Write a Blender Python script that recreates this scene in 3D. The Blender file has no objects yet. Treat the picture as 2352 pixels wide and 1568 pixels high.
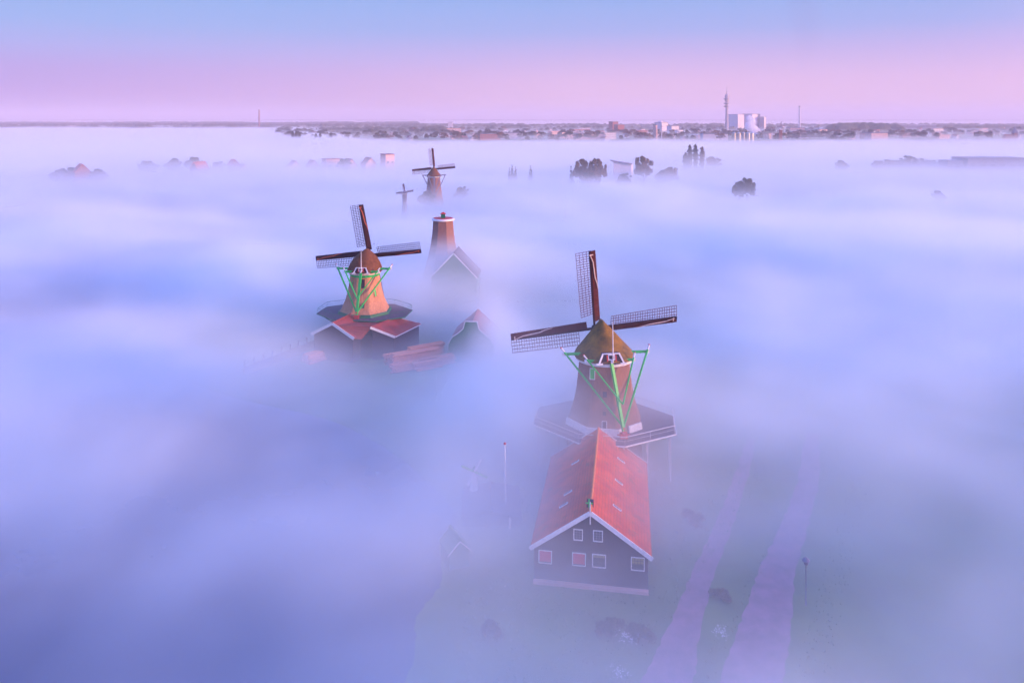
import bpy, math, random
from mathutils import Vector, Matrix
R = math.radians
rnd = random.Random(7)
sc = bpy.context.scene
C = sc.collection

# ------------------------------------------------------------------ camera, sky, sun, exposure
H = 45.0; FPX = 1700.0      # level camera with the film shifted down (the photograph's verticals are true)
cam = bpy.data.cameras.new('camera'); co = bpy.data.objects.new('camera', cam); C.objects.link(co); sc.camera = co
cam.sensor_width = 36; cam.lens = 36*FPX/2352; cam.shift_y = -512/2352; cam.clip_start = .5; cam.clip_end = 60000
co.location = (0, 0, H); co.rotation_euler = (R(90), 0, 0)

def s2l(c): return tuple(((v/255+.055)/1.055)**2.4 if v > 10 else v/255/12.92 for v in c)+(1,)
SUN_DIR = Vector((math.cos(R(7.5))*.96, -math.cos(R(7.5))*.26, math.sin(R(7.5)))).normalized()
w = bpy.data.worlds.new('World'); sc.world = w; w.use_nodes = True
nt = w.node_tree; N = nt.nodes; L = nt.links
bg = N['Background']; bg.inputs[1].default_value = .7
tc = N.new('ShaderNodeTexCoord'); sx = N.new('ShaderNodeSeparateXYZ'); L.new(tc.outputs['Generated'], sx.inputs[0])
def ramp(pts):
    r = N.new('ShaderNodeValToRGB'); e = r.color_ramp
    while len(e.elements) < len(pts): e.elements.new(.5)
    for el, (p, c) in zip(e.elements, pts): el.position = p; el.color = s2l(c)
    return r
rc = ramp([(0, (230, 188, 220)), (.02, (240, 196, 222)), (.05, (230, 192, 230)), (.085, (200, 184, 236)), (.115, (165, 182, 240)), (.15, (150, 182, 242)), (.35, (88, 146, 238)), (1, (58, 134, 244))])
rl = ramp([(0, (160, 138, 196)), (.03, (172, 144, 206)), (.06, (176, 160, 224)), (.085, (166, 178, 238)), (.115, (150, 185, 242)), (.15, (145, 185, 244)), (.35, (86, 144, 238)), (1, (58, 134, 244))])
L.new(sx.outputs['Z'], rc.inputs[0]); L.new(sx.outputs['Z'], rl.inputs[0])
az = N.new('ShaderNodeMapRange'); L.new(sx.outputs['X'], az.inputs[0]); az.inputs[1].default_value = -.6; az.inputs[2].default_value = .1
mx = N.new('ShaderNodeMixRGB'); L.new(az.outputs[0], mx.inputs[0]); L.new(rl.outputs[0], mx.inputs[1]); L.new(rc.outputs[0], mx.inputs[2])
# brighter sky around the rising sun (behind the viewer's right shoulder)
dt = N.new('ShaderNodeVectorMath'); dt.operation = 'DOT_PRODUCT'; L.new(tc.outputs['Generated'], dt.inputs[0]); dt.inputs[1].default_value = SUN_DIR
gl = N.new('ShaderNodeMapRange'); gl.interpolation_type = 'SMOOTHSTEP'; L.new(dt.outputs['Value'], gl.inputs[0]); gl.inputs[1].default_value = .25; gl.inputs[2].default_value = 1
gl.inputs[3].default_value = 0; gl.inputs[4].default_value = 1
gm = N.new('ShaderNodeMixRGB'); gm.blend_type = 'ADD'; L.new(gl.outputs[0], gm.inputs[0]); L.new(mx.outputs[0], gm.inputs[1]); gm.inputs[2].default_value = (1.1, .45, .5, 1)
# higher sky is brighter than the strip above the horizon
up = N.new('ShaderNodeMapRange'); L.new(sx.outputs['Z'], up.inputs[0]); up.inputs[1].default_value = .16; up.inputs[2].default_value = .6; up.inputs[3].default_value = .72; up.inputs[4].default_value = 1.45
L.new(gm.outputs[0], bg.inputs[0]); L.new(up.outputs[0], bg.inputs[1])
sun = bpy.data.lights.new('sun', 'SUN'); so = bpy.data.objects.new('sun', sun); C.objects.link(so)
sun.energy = 5; sun.color = (1, .56, .33); sun.angle = R(.6)
so.rotation_euler = SUN_DIR.to_track_quat('Z', 'Y').to_euler()
sc.view_settings.view_transform = 'Standard'; sc.view_settings.look = 'None'; sc.view_settings.exposure = .4; sc.view_settings.gamma = 1
cy = sc.cycles
cy.max_bounces = 10; cy.volume_bounces = 7; cy.diffuse_bounces = 2; cy.glossy_bounces = 1; cy.transparent_max_bounces = 12
cy.volume_step_rate = 3; cy.volume_max_steps = 700
cy.use_denoising = True; cy.use_adaptive_sampling = True; cy.adaptive_threshold = .04

# ------------------------------------------------------------------ helpers
def ray(px, py):   # pixel of the 2352 x 1568 photograph -> direction
    return Vector(((px-1176)/FPX, 1., (272-py)/FPX))
def on_z(px, py, z=0.):
    d = ray(px, py); t = (z-H)/d.z; return Vector((d.x*t, d.y*t, z))
def on_y(px, py, y):
    d = ray(px, py); t = y/d.y; return Vector((d.x*t, y, H+d.z*t))

def link(o, parent=None):
    C.objects.link(o)
    if parent is not None: o.parent = parent
    return o
def outward(me):
    import bmesh
    b = bmesh.new(); b.from_mesh(me); bmesh.ops.recalc_face_normals(b, faces=b.faces); b.to_mesh(me); b.free()
def tag(o, label=None, cat=None, group=None, kind=None):
    if label: o['label'] = label
    if cat: o['category'] = cat
    if group: o['group'] = group
    if kind: o['kind'] = kind
    return o
def T(name, label, cat, loc=(0, 0, 0), rot=0, group=None):
    o = link(bpy.data.objects.new(name, None)); o.location = loc; o.rotation_euler = (0, 0, rot); o.empty_display_size = .5
    return tag(o, label, cat, group)
def copy_tree(o, parent=None):
    c = o.copy(); link(c, parent)
    for ch in list(o.children): copy_tree(ch, c)
    return c

class MB:
    def __init__(s): s.v = []; s.f = []
    def add(s, vs, fs, m=None):
        k = len(s.v)
        s.v += [tuple(m @ Vector(q)) if m is not None else tuple(q) for q in vs]
        s.f += [tuple(i+k for i in f) for f in fs]; return s
    def box(s, x0, x1, y0, y1, z0, z1, m=None):
        v = [(x, y, z) for z in (z0, z1) for y in (y0, y1) for x in (x0, x1)]
        return s.add(v, [(0, 2, 3, 1), (4, 5, 7, 6), (0, 1, 5, 4), (2, 6, 7, 3), (0, 4, 6, 2), (1, 3, 7, 5)], m)
    def bar(s, a, b, wd, ht=None, up=(0, 0, 1), m=None):
        a = Vector(a); b = Vector(b); ht = ht or wd
        d = (b-a).normalized(); u = Vector(up)
        x = d.cross(u)
        if x.length < 1e-3: x = d.cross(Vector((1, 0, 0)))
        x.normalize(); u = x.cross(d)
        v = [p+x*i*wd/2+u*j*ht/2 for p in (a, b) for i, j in ((-1, -1), (1, -1), (1, 1), (-1, 1))]
        return s.add(v, [(0, 1, 2, 3), (7, 6, 5, 4), (0, 4, 5, 1), (1, 5, 6, 2), (2, 6, 7, 3), (3, 7, 4, 0)], m)
    def tube(s, pts, rs, n=8, m=None, cap=True):
        rings = []
        for i, (p, r) in enumerate(zip(pts, rs)):
            p = Vector(p); a = Vector(pts[max(i-1, 0)]); b = Vector(pts[min(i+1, len(pts)-1)])
            d = (b-a).normalized(); x = d.cross(Vector((0, 0, 1)))
            if x.length < 1e-2: x = Vector((1, 0, 0))
            x.normalize(); u = x.cross(d)
            rings.append([p+(x*math.cos(t)+u*math.sin(t))*r for t in [2*math.pi*k/n for k in range(n)]])
        v = [q for r_ in rings for q in r_]; f = []
        for i in range(len(pts)-1):
            for k in range(n): f.append((i*n+k, i*n+(k+1) % n, (i+1)*n+(k+1) % n, (i+1)*n+k))
        if cap: f.append(tuple(range(n-1, -1, -1))); f.append(tuple(range((len(pts)-1)*n, len(pts)*n)))
        return s.add(v, f, m)
    def lathe(s, prof, n=8, rot=0, m=None, top=True, sx=1, sy=1):   # prof of (z, r)
        v = []; f = []
        for z, r in prof:
            for k in range(n):
                t = rot+2*math.pi*k/n; v.append((r*math.cos(t)*sx, r*math.sin(t)*sy, z))
        for i in range(len(prof)-1):
            for k in range(n): f.append((i*n+k, i*n+(k+1) % n, (i+1)*n+(k+1) % n, (i+1)*n+k))
        if top: f.append(tuple(range((len(prof)-1)*n, len(prof)*n))); f.append(tuple(range(n-1, -1, -1)))
        return s.add(v, f, m)
    def prism(s, poly, z0, z1, m=None):
        n = len(poly); v = [(x, y, z0) for x, y in poly]+[(x, y, z1) for x, y in poly]
        return s.add(v, [tuple(range(n-1, -1, -1)), tuple(range(n, 2*n))]+[(k, (k+1) % n, n+(k+1) % n, n+k) for k in range(n)], m)
    def mesh(s, name, mat, smooth=False):
        me = bpy.data.meshes.new(name); me.from_pydata(s.v, [], s.f); me.materials.append(mat)
        if smooth: me.polygons.foreach_set('use_smooth', [True]*len(me.polygons))
        me.update(); return me
    def build(s, name, mat, parent=None, smooth=False):
        return link(bpy.data.objects.new(name, s.mesh(name, mat, smooth)), parent)

def mat(name, c, c2=None, scale=1.0, rough=.8, spec=.3, stretch=(1, 1, 1), bump=0, metal=0, detail=4, coords='Object'):
    m = bpy.data.materials.new(name); m.use_nodes = True; n = m.node_tree.nodes; l = m.node_tree.links
    b = n['Principled BSDF']; b.inputs['Roughness'].default_value = rough; b.inputs['Specular IOR Level'].default_value = spec; b.inputs['Metallic'].default_value = metal
    if c2 is None: c2 = tuple(v*.65 for v in c)
    t = n.new('ShaderNodeTexCoord'); mp = n.new('ShaderNodeMapping'); l.new(t.outputs[coords], mp.inputs[0]); mp.inputs['Scale'].default_value = stretch
    no = n.new('ShaderNodeTexNoise'); no.inputs['Scale'].default_value = scale; no.inputs['Detail'].default_value = detail; no.inputs['Roughness'].default_value = .65; l.new(mp.outputs[0], no.inputs[0])
    r = n.new('ShaderNodeValToRGB'); r.color_ramp.elements[0].position = .32; r.color_ramp.elements[1].position = .68
    r.color_ramp.elements[0].color = (*c2, 1); r.color_ramp.elements[1].color = (*c, 1)
    l.new(no.outputs[0], r.inputs[0]); l.new(r.outputs[0], b.inputs['Base Color'])
    if bump:
        bp = n.new('ShaderNodeBump'); bp.inputs['Strength'].default_value = bump; bp.inputs['Distance'].default_value = .05; l.new(no.outputs[0], bp.inputs['Height']); l.new(bp.outputs[0], b.inputs['Normal'])
    return m
def tile_mat(name, c, c2, rows=3.2):
    """pantiles: rows across the slope, columns along the ridge"""
    m = mat(name, c, c2, .55, bump=0, rough=.7, detail=10); n = m.node_tree.nodes; l = m.node_tree.links; b = n['Principled BSDF']
    t = n.new('ShaderNodeTexCoord'); wv = n.new('ShaderNodeTexWave'); wv.wave_type = 'BANDS'; wv.bands_direction = 'Y'; wv.inputs['Scale'].default_value = 1.6; l.new(t.outputs['Object'], wv.inputs[0])
    w2 = n.new('ShaderNodeTexWave'); w2.bands_direction = 'Z'; w2.inputs['Scale'].default_value = rows*.5; w2.wave_profile = 'SAW'; l.new(t.outputs['Object'], w2.inputs[0])
    a = n.new('ShaderNodeMath'); a.operation = 'ADD'; l.new(wv.outputs[1], a.inputs[0]); l.new(w2.outputs[1], a.inputs[1])
    base = b.inputs['Base Color'].links[0].from_socket; jm = n.new('ShaderNodeMixRGB'); jm.blend_type = 'MULTIPLY'; jr = n.new('ShaderNodeMapRange'); l.new(w2.outputs[1], jr.inputs[0]); jr.inputs[1].default_value = 0; jr.inputs[2].default_value = .35; jr.inputs[3].default_value = .55; jr.inputs[4].default_value = 0
    l.new(jr.outputs[0], jm.inputs[0]); l.new(base, jm.inputs[1]); jm.inputs[2].default_value = (.45, .4, .45, 1)
    sn = n.new('ShaderNodeTexNoise'); sn.inputs['Scale'].default_value = .9; sn.inputs['Detail'].default_value = 9; sn.inputs['Roughness'].default_value = .75; l.new(t.outputs['Object'], sn.inputs[0])
    sr = n.new('ShaderNodeMapRange'); l.new(sn.outputs[0], sr.inputs[0]); sr.inputs[1].default_value = .53; sr.inputs[2].default_value = .68; sr.inputs[4].default_value = .75
    ms = n.new('ShaderNodeMixRGB'); l.new(sr.outputs[0], ms.inputs[0]); l.new(jm.outputs[0], ms.inputs[1]); ms.inputs[2].default_value = (.16, .10, .055, 1); l.new(ms.outputs[0], b.inputs['Base Color'])
    bp = n.new('ShaderNodeBump'); bp.inputs['Strength'].default_value = .6; bp.inputs['Distance'].default_value = .05; l.new(a.outputs[0], bp.inputs['Height']); l.new(bp.outputs[0], b.inputs['Normal'])
    return m
def plank_mat(name, c, c2, scale=2.2, direction='X'):
    m = mat(name, c, c2, 1.5, stretch=(1, 1, .2)); n = m.node_tree.nodes; l = m.node_tree.links; b = n['Principled BSDF']
    t = n.new('ShaderNodeTexCoord'); wv = n.new('ShaderNodeTexWave'); wv.bands_direction = direction; wv.wave_profile = 'SAW'; wv.inputs['Scale'].default_value = scale; l.new(t.outputs['Object'], wv.inputs[0])
    bp = n.new('ShaderNodeBump'); bp.inputs['Strength'].default_value = .6; bp.inputs['Distance'].default_value = .04; l.new(wv.outputs[1], bp.inputs['Height']); l.new(bp.outputs[0], b.inputs['Normal'])
    base = b.inputs['Base Color'].links[0].from_socket; jm = n.new('ShaderNodeMixRGB'); jm.blend_type = 'MULTIPLY'; jm.inputs[0].default_value = 1; jr = n.new('ShaderNodeMapRange'); l.new(wv.outputs[1], jr.inputs[0]); jr.inputs[3].default_value = .7; jr.inputs[4].default_value = 1.9
    l.new(base, jm.inputs[1]); l.new(jr.outputs[0], jm.inputs[2]); l.new(jm.outputs[0], b.inputs['Base Color'])
    return m

M = dict(
    thatch=mat('thatch', (.30, .15, .11), (.20, .10, .085), 2.2, stretch=(3, 3, .35), bump=.5, rough=.95),
    thatch2=mat('light_thatch', (.62, .31, .16), (.42, .19, .11), 1.6, stretch=(3, 3, .3), bump=.5, rough=.95),
    moss=mat('mossy_thatch', (.30, .15, .025), (.075, .055, .018), .7, stretch=(1.2, 1.2, 1), bump=.8, rough=.95, detail=8),
    capth=mat('cap_thatch', (.20, .075, .03), (.10, .04, .02), 1.2, bump=.6, rough=.95),
    white=mat('white_paint', (.80, .78, .76), (.66, .64, .62), 3, rough=.5),
    green=mat('green_paint', (.03, .52, .10), (.02, .40, .08), 3, rough=.45),
    dgreen=mat('dark_green_paint', (.012, .20, .10), (.01, .13, .07), 2, rough=.5),
    red=mat('red_paint', (.60, .04, .03), (.42, .03, .03), 3, rough=.5),
    board=mat('oxblood_boards', (.10, .015, .02), (.055, .01, .014), 2, rough=.6),
    darkboard=mat('dark_boards', (.045, .012, .02), (.028, .008, .014), 2, rough=.6),
    lattice=mat('sail_lattice_wood', (.20, .05, .05), (.13, .035, .035), 3, rough=.7),
    rope=mat('furled_canvas', (.75, .60, .50), (.6, .45, .38), 3, rough=.8),
    rope2=mat('tan_furled_canvas', (.62, .16, .08), (.45, .11, .06), 3, rough=.8),
    ridge=mat('orange_ridge_tiles', (.72, .22, .06), (.5, .13, .05), 2, rough=.7),
    black=plank_mat('tarred_boards', (.030, .022, .045), (.018, .014, .028)),
    deck=plank_mat('deck_boards', (.085, .065, .085), (.05, .04, .055), 1.6, 'Y'),
    tiles=tile_mat('red_pantiles', (.66, .10, .03), (.40, .045, .035)),
    tiles2=tile_mat('dull_pantiles', (.34, .045, .035), (.2, .035, .035)),
    glass=mat('window_glass', (.05, .06, .09), (.03, .035, .05), 2, rough=.15, spec=.6),
    blind=mat('pink_blind', (.72, .06, .12), (.62, .05, .10), 1, rough=.6),
    yblind=mat('ochre_blind', (.35, .30, .08), (.26, .22, .07), 1, rough=.6),
    brick=mat('brick', (.32, .10, .06), (.22, .07, .05), 2),
    grass=mat('meadow', (.13, .21, .05), (.055, .11, .035), .12, detail=8, coords='Object', rough=.95),
    path=mat('clinker_path', (.34, .18, .22), (.17, .11, .12), .6, detail=8, rough=.9),
    water=mat('water', (.012, .03, .11), (.008, .02, .08), .1, rough=.12, spec=.5),
    wood=mat('fresh_timber', (.80, .30, .16), (.60, .19, .11), 1.4, stretch=(1, 6, 1)),
    leaf=mat('leaves', (.095, .095, .03), (.04, .05, .02), .5, rough=.9),
    leaf2=mat('rusty_leaves', (.22, .11, .03), (.09, .06, .02), .5, rough=.9),
    bark=mat('bark', (.09, .06, .05), None, 2),
    concrete=mat('concrete', (.52, .44, .46), (.42, .36, .38), .1, stretch=(1, 1, .1)),
    pale=mat('pale_cladding', (.72, .66, .70), (.62, .58, .62), .05, stretch=(3, 3, .2)),
    grey=mat('grey_cladding', (.22, .22, .28), (.16, .16, .21), .06),
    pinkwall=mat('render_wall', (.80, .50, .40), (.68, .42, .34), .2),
    steel=mat('steel', (.62, .58, .52), (.5, .46, .42), .4, rough=.35, metal=.6),
    flower=mat('white_blossom', (.7, .68, .7), (.5, .5, .52), 4),
)

# ------------------------------------------------------------------ ground, water, paths
def sheet(name, pts, z, m, label=None):
    mb = MB(); mb.add([(x, y, z) for x, y in pts], [tuple(range(len(pts)))]); o = mb.build(name, m); o['kind'] = 'structure'; return o
sheet('ground', [(-16000, -3000), (16000, -3000), (16000, 26000), (-16000, 26000)], 0, M['grass'])
def strip(name, rows, z, m):   # rows: (xl, xr, y)
    mb = MB(); v = []; f = []
    for xl, xr, y in rows: v += [(xl, y, z), (xr, y, z)]
    for i in range(len(rows)-1): f.append((2*i, 2*i+1, 2*i+3, 2*i+2))
    mb.add(v, f); o = mb.build(name, m); o['kind'] = 'structure'; return o
def smooth_rows(rows, n=12):
    out = []
    for i in range(len(rows)-1):
        p0 = rows[max(i-1, 0)]; p1 = rows[i]; p2 = rows[i+1]; p3 = rows[min(i+2, len(rows)-1)]
        for k in range(n):
            t = k/n; out.append(tuple(.5*((2*p1[j])+(-p0[j]+p2[j])*t+(2*p0[j]-5*p1[j]+4*p2[j]-p3[j])*t*t+(-p0[j]+3*p1[j]-3*p2[j]+p3[j])*t**3) for j in range(3)))
    out.append(rows[-1]); j = random.Random(4)
    return [(a+j.uniform(-.16, .16), b+j.uniform(-.16, .16), c) for a, b, c in out]
strip('path', smooth_rows([(2, 6, 42), (9.4, 13.8, 57.5), (13.0, 16.2, 64), (18.4, 20.6, 74.4), (24, 26, 85), (29.8, 31.4, 97), (33, 34.2, 104)]), .012, M['path'])
strip('dyke_road', smooth_rows([(11.5, 16.5, 48), (16.6, 21.8, 59.3), (20.9, 25.4, 67), (25.0, 28.6, 74.4), (31, 34, 84), (36, 38.6, 93), (42, 44, 106)]), .016, M['path'])
strip('water', smooth_rows([(-60, -12, 24), (-70, -10.5, 50), (-75, -8.2, 61), (-80, -8.6, 67), (-90, -6.8, 72), (-90, -7.6, 78), (-90, -7.2, 86), (-130, -24, 108), (-180, -62, 136), (-260, -80, 216), (-420, -110, 440)]), .008, M['water'])

# ------------------------------------------------------------------ windmills
TIP = R(14.7)
def blade(parent, hub, R_, th, cloth='rope', rows=27, thick=1.0, board='board', r0=1.0, lat_in=.16, detail=True, latm='lattice'):
    """one sail: whip (spar), leading board, lattice and furled cloth; seen from behind the lattice is anticlockwise"""
    mt = Matrix.Translation(Vector(hub)) @ Matrix.Rotation(TIP, 4, 'X')
    er = Vector((math.cos(th), 0, math.sin(th))); et = Vector((math.sin(th), 0, -math.cos(th))); ey = Vector((0, 1, 0))
    mtx = mt @ Matrix((( er.x, et.x, 0, 0), (0, 0, 1, 0), (er.z, et.z, 0, 0), (0, 0, 0, 1)))   # local: x radial, y tangential, z = away from the mill
    sail = link(bpy.data.objects.new('sail', MB().bar((.1, 0, 0), (R_, 0, 0), .26*thick, .26*thick, m=mtx).mesh('whip', M['darkboard'])), parent)
    k = R_/11.5
    bd = MB(); n = 10
    pit = lambda r: R(30-14*r/R_)
    vs = []
    for i in range(n+1):
        r = r0+(R_-r0)*i/n; wdt = (1.02-.22*i/n)*k; p = pit(r)
        for t, dz in ((.1, -.14), (wdt, -.14), (wdt, -.07), (.1, -.07)):
            vs.append((r, t*math.cos(p), t*math.sin(p)+dz))
    fs = [(3, 2, 1, 0), (4*n, 4*n+1, 4*n+2, 4*n+3)]
    for i in range(n):
        for j in range(4): fs.append((4*i+j, 4*i+(j+1) % 4, 4*i+4+(j+1) % 4, 4*i+4+j))
    bd.add(vs, fs, mtx)
    if detail:
        for i in range(int(rows*.9)):
            r = r0+.3+(R_-r0-.4)*i/(rows*.9); p = pit(r)
            bd.bar((r, .12, -.16), (r, .9*k*math.cos(p), .9*k*math.sin(p)-.16), .05, .05, m=mtx)
    bd.build('leading_board', M[board], sail)
    lt = MB(); ra = R_*lat_in+.4
    tk = .05*thick
    def lp(r, t):
        p = R(22-16*r/R_); return (r, -t*math.cos(p), -t*math.sin(p))
    W = 1.95*k
    for i in range(rows+1):
        r = ra+(R_-ra-.03)*i/rows; lt.bar(lp(r, 0), lp(r, W), tk, tk, m=mtx)
    for j in range(1, 5):
        for i in range(6): lt.bar(lp(ra+(R_-ra)*i/6, W*j/4), lp(ra+(R_-ra)*(i+1)/6, W*j/4), tk, tk, m=mtx)
    lt.build('lattice', M[latm], sail)
    if cloth:
        cl = MB(); pts = [(.50, .90), (.58, .78), (.66, .52), (.78, .42), (.86, .35), (.92, .12), (.97, -.02)]
        pp = [(a*R_, b*k*math.cos(pit(a*R_)), b*k*math.sin(pit(a*R_))-.22) for a, b in pts]
        cl.tube(pp, [.04*thick, .07*thick, .08*thick, .085*thick, .075*thick, .06*thick, .04*thick], 6, m=mtx)
        cl.bar((R_*.955, -.12, -.24), (R_*.955, .42*k, -.1), .13*thick, .05, m=mtx)
        cl.build('furled_cloth', M[cloth], sail)
    return sail

def body_at(prof, rot, n, az, z):
    for (z0, r0), (z1, r1) in zip(prof, prof[1:]):
        if z0 <= z <= z1: r = r0+(r1-r0)*(z-z0)/(z1-z0); sl = math.atan2(r0-r1, z1-z0); break
    step = 2*math.pi/n; d = (az-rot) % step-step/2
    rr = r*math.cos(step/2)/math.cos(d)
    # lean back with the slope, face outward along the facet normal
    fa = az-d
    return Matrix.Translation((rr*math.cos(az), rr*math.sin(az), z)) @ Matrix.Rotation(fa+math.pi/2, 4, 'Z') @ Matrix.Rotation(-sl, 4, 'X')

def mill(label, cx, cy_, yaw, prof, cap_z, cap_r, hub, R_, spin, body_rot, bodym='thatch', capm='moss', beamm='green', stage=None, wins=(), skirt='white', tail=(6.2, 6.9),
         cloth='rope', thick=1, rows=27, ringm='white', detail=True, pole=True, board='board', cap_h=4.0, dome=False, latm='lattice', beams=(5.35, 2.9), name='windmill', twist=0, tipm='white', group=None):
    root = T(name, label, 'windmill', (cx, cy_, 0), R(yaw), group)
    br = R(body_rot-yaw)
    # smock body
    fine = []
    for (z0, r0), (z1, r1) in zip(prof, prof[1:]):
        for i in range(4): fine.append((z0+(z1-z0)*i/4, r0+(r1-r0)*i/4))
    fine.append(prof[-1])
    b = MB().lathe(fine, 8, br+R(22.5)).build('smock_body', M[bodym], root)
    bv = b.modifiers.new('bevel', 'BEVEL'); bv.width = .25*cap_r/3.5; bv.segments = 2; bv.limit_method = 'ANGLE'; bv.angle_limit = R(25)
    sz = stage['z'] if stage else 0
    # tarred octagonal base below the stage
    if sz:
        MB().lathe([(0, prof[0][1]+.2), (sz-.3, prof[0][1]-.25)], 8, br+R(22.5)).build('base_wall', M['black'], root)
    for az, z, ww, wh, fr, pane, sill in wins:
        m = body_at(prof, br+R(22.5), 8, R(az-yaw), z)
        f = MB(); t = .06
        f.box(-ww/2-t, -ww/2, -.16, .1, -wh/2-t, wh/2+t, m).box(ww/2, ww/2+t, -.16, .1, -wh/2-t, wh/2+t, m).box(-ww/2, ww/2, -.158, .1, wh/2, wh/2+t, m).box(-ww/2, ww/2, -.158, .1, -wh/2-t, -wh/2, m)
        if sill: f.box(-ww/2-t-.02, ww/2+t+.02, -.2, .06, -wh/2-.4, -wh/2-t-.01, m)
        fo = f.build('window', M[fr], root)
        MB().box(-ww/2, ww/2, -.1, .05, -wh/2, wh/2, m).build('pane', M[pane], fo)
    if skirt:   # painted weatherboards at the foot of the smock, with a gap for the door
        rs = prof[0][1]; s = MB(); zz0 = prof[0][0]; step = R(45)
        for kf in range(8):
            a0 = br+R(22.5)+kf*step; a1 = a0+step; mid = (math.degrees(a0+step/2)+yaw) % 360
            if skirt == 'white' and not (200 < mid < 350): continue
            segs = [(0, 1)] if not (skirt == 'white' and 290 < mid < 345) else [(0, .12), (.45, 1)]
            for u0, u1 in segs:
                ou = lambda u, rr: Vector((rr*math.cos(a0)*(1-u)+rr*math.cos(a1)*u, rr*math.sin(a0)*(1-u)+rr*math.sin(a1)*u, 0))
                q = [ou(u0, rs+.12), ou(u1, rs+.12), ou(u1, rs-.1), ou(u0, rs-.1)]; hh = .8 if skirt == 'white' else .55
                v = [(p.x, p.y, zz0) for p in q]+[(p.x*.975, p.y*.975, zz0+hh) for p in q]
                s.add(v, [(3, 2, 1, 0), (4, 5, 6, 7), (0, 1, 5, 4), (1, 2, 6, 5), (2, 3, 7, 6), (3, 0, 4, 7)])
        s.build('skirt_boards', M[skirt], root)
    # curb ring under the cap
    rz = prof[-1][0]; rr = prof[-1][1]
    MB().lathe([(rz-.02, rr+.05), (rz+.02, rr+.28), (rz+.38, rr+.32), (rz+.42, rr*.9)], 32).build('curb_ring', M[ringm], root)
    if detail: MB().lathe([(rz+.43, rr+.2), (rz+.53, rr+.22), (rz+.57, rr*.8)], 32).build('ring_trim', M['red'], root)
    if beamm == 'green' and skirt != 'white' and detail: MB().lathe([(rz-.45, rr+.06), (rz-.03, rr+.12)], 24, top=False).build('eave_board', M['green'], root)
    # thatched boat cap
    cz = rz+.55; ch = cap_h; s_ = cap_r/3.7
    lv = [(0, 3.70, 3.95, 0), (.035, 3.95, 4.15, 0), (.1, 3.72, 3.95, .05), (.24, 3.12, 3.35, .2), (.42, 2.45, 2.8, .4), (.6, 1.75, 2.2, .7), (.77, 1.08, 1.65, 1.0), (.9, .5, 1.2, 1.25), (.97, .25, .95, 1.4), (1, .06, .7, 1.45)]
    if dome: lv = [(0, 3.70, 3.95, 0), (.04, 3.95, 4.1, 0), (.1, 3.75, 3.95, .05), (.24, 3.5, 3.75, .12), (.42, 3.1, 3.35, .3), (.6, 2.5, 2.9, .5), (.75, 1.8, 2.3, .8), (.87, 1.1, 1.8, 1.05), (.95, .5, 1.3, 1.3), (1, .1, .8, 1.4)]
    n = 36; v = []; f = []
    rs_ = random.Random(int(cx*10))
    for t, bw, al, oy in lv:
        for kf in range(n):
            a = 2*math.pi*kf/n; cx_, sy_ = math.cos(a), math.sin(a)
            e = .9
            x = bw*s_*math.copysign(abs(cx_)**e, cx_); y = al*s_*math.copysign(abs(sy_)**e, sy_)+oy*s_
            j = .03*s_*(rs_.random()-.5)*(1 if 0.05 < t < .95 else 0)
            zz = cz+ch*t
            if t < .05: zz -= .35*s_*abs(cx_)**3        # eaves droop at the sides
            v.append((x*(1+j), y*(1+j), zz))
    for i in range(len(lv)-1):
        for kf in range(n): f.append((i*n+kf, i*n+(kf+1) % n, (i+1)*n+(kf+1) % n, (i+1)*n+kf))
    f.append(tuple(range((len(lv)-1)*n, len(lv)*n))); f.append(tuple(range(n-1, -1, -1)))
    capo = MB().add(v, f).build('cap', M[capm], root, True)
    # open hatch at the back of the cap
    if detail:
        y0 = -3.95*s_; d = MB()
        d.add([(-1.55*s_, y0-.08, cz), (1.55*s_, y0-.08, cz), (1.05*s_, y0+.22, cz+1.15*s_), (-1.05*s_, y0+.22, cz+1.15*s_), (-1.55*s_, -1, cz), (1.55*s_, -1, cz), (1.05*s_, -1, cz+1.15*s_), (-1.05*s_, -1, cz+1.15*s_)],
              [(0, 1, 2, 3), (7, 6, 5, 4), (3, 2, 6, 7), (1, 5, 6, 2), (0, 3, 7, 4), (0, 4, 5, 1)])
        ho = d.build('cap_hatch', M['darkboard'], root)
        fr = MB(); P = lambda x, z, dy=-.07: (x*s_, y0-.08+.3*z/1.15+dy, cz+z*s_)
        fr.bar(P(-1.6, .08), P(-1.08, 1.15), .2, .12, (0, 1, 0)).bar(P(1.6, .08), P(1.08, 1.15), .2, .12, (0, 1, 0)).bar(P(-1.16, 1.2, -.06), P(1.16, 1.2, -.06), .12, .16, (0, 1, 0))
        fr.bar(P(-.45, .55, -.22), P(.45, .55, -.22), .12, .1, (0, 1, 0)).bar(P(-.45, 1.12, -.22), P(.45, 1.12, -.22), .12, .1, (0, 1, 0)).bar(P(-.4, .55, -.22), P(-.4, 1.12, -.22), .1, .1, (0, 1, 0)).bar(P(.4, .55, -.22), P(.4, 1.12, -.22), .1, .1, (0, 1, 0))
        fr.bar(P(-2.0, .02, -.1), P(-1.15, .02, -.1), .2, .16, (0, 1, 0)).bar(P(1.15, .02, -.1), P(1.95, .02, -.1), .2, .16, (0, 1, 0)).bar(P(0, .1, -.2), P(0, .55, -.2), .22, .1, (0, 1, 0))
        fr.build('hatch_frame', M['white'], ho)
        for sg in (-.55, .55): MB().bar(P(sg, .35, -.26), P(sg, 1.1, -.26), .13, .1, (0, 1, 0)).build('hatch_trim', M['red'], ho)
    # cross beams, braces and tail pole
    L1, L2 = beams; zb = cz+.35
    ty, tz = tail
    tm = Vector((0, -ty, tz)); tw = Vector((math.sin(R(twist)), 0, 0))*ty; tm = tm+tw
    bk = .26*thick
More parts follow.
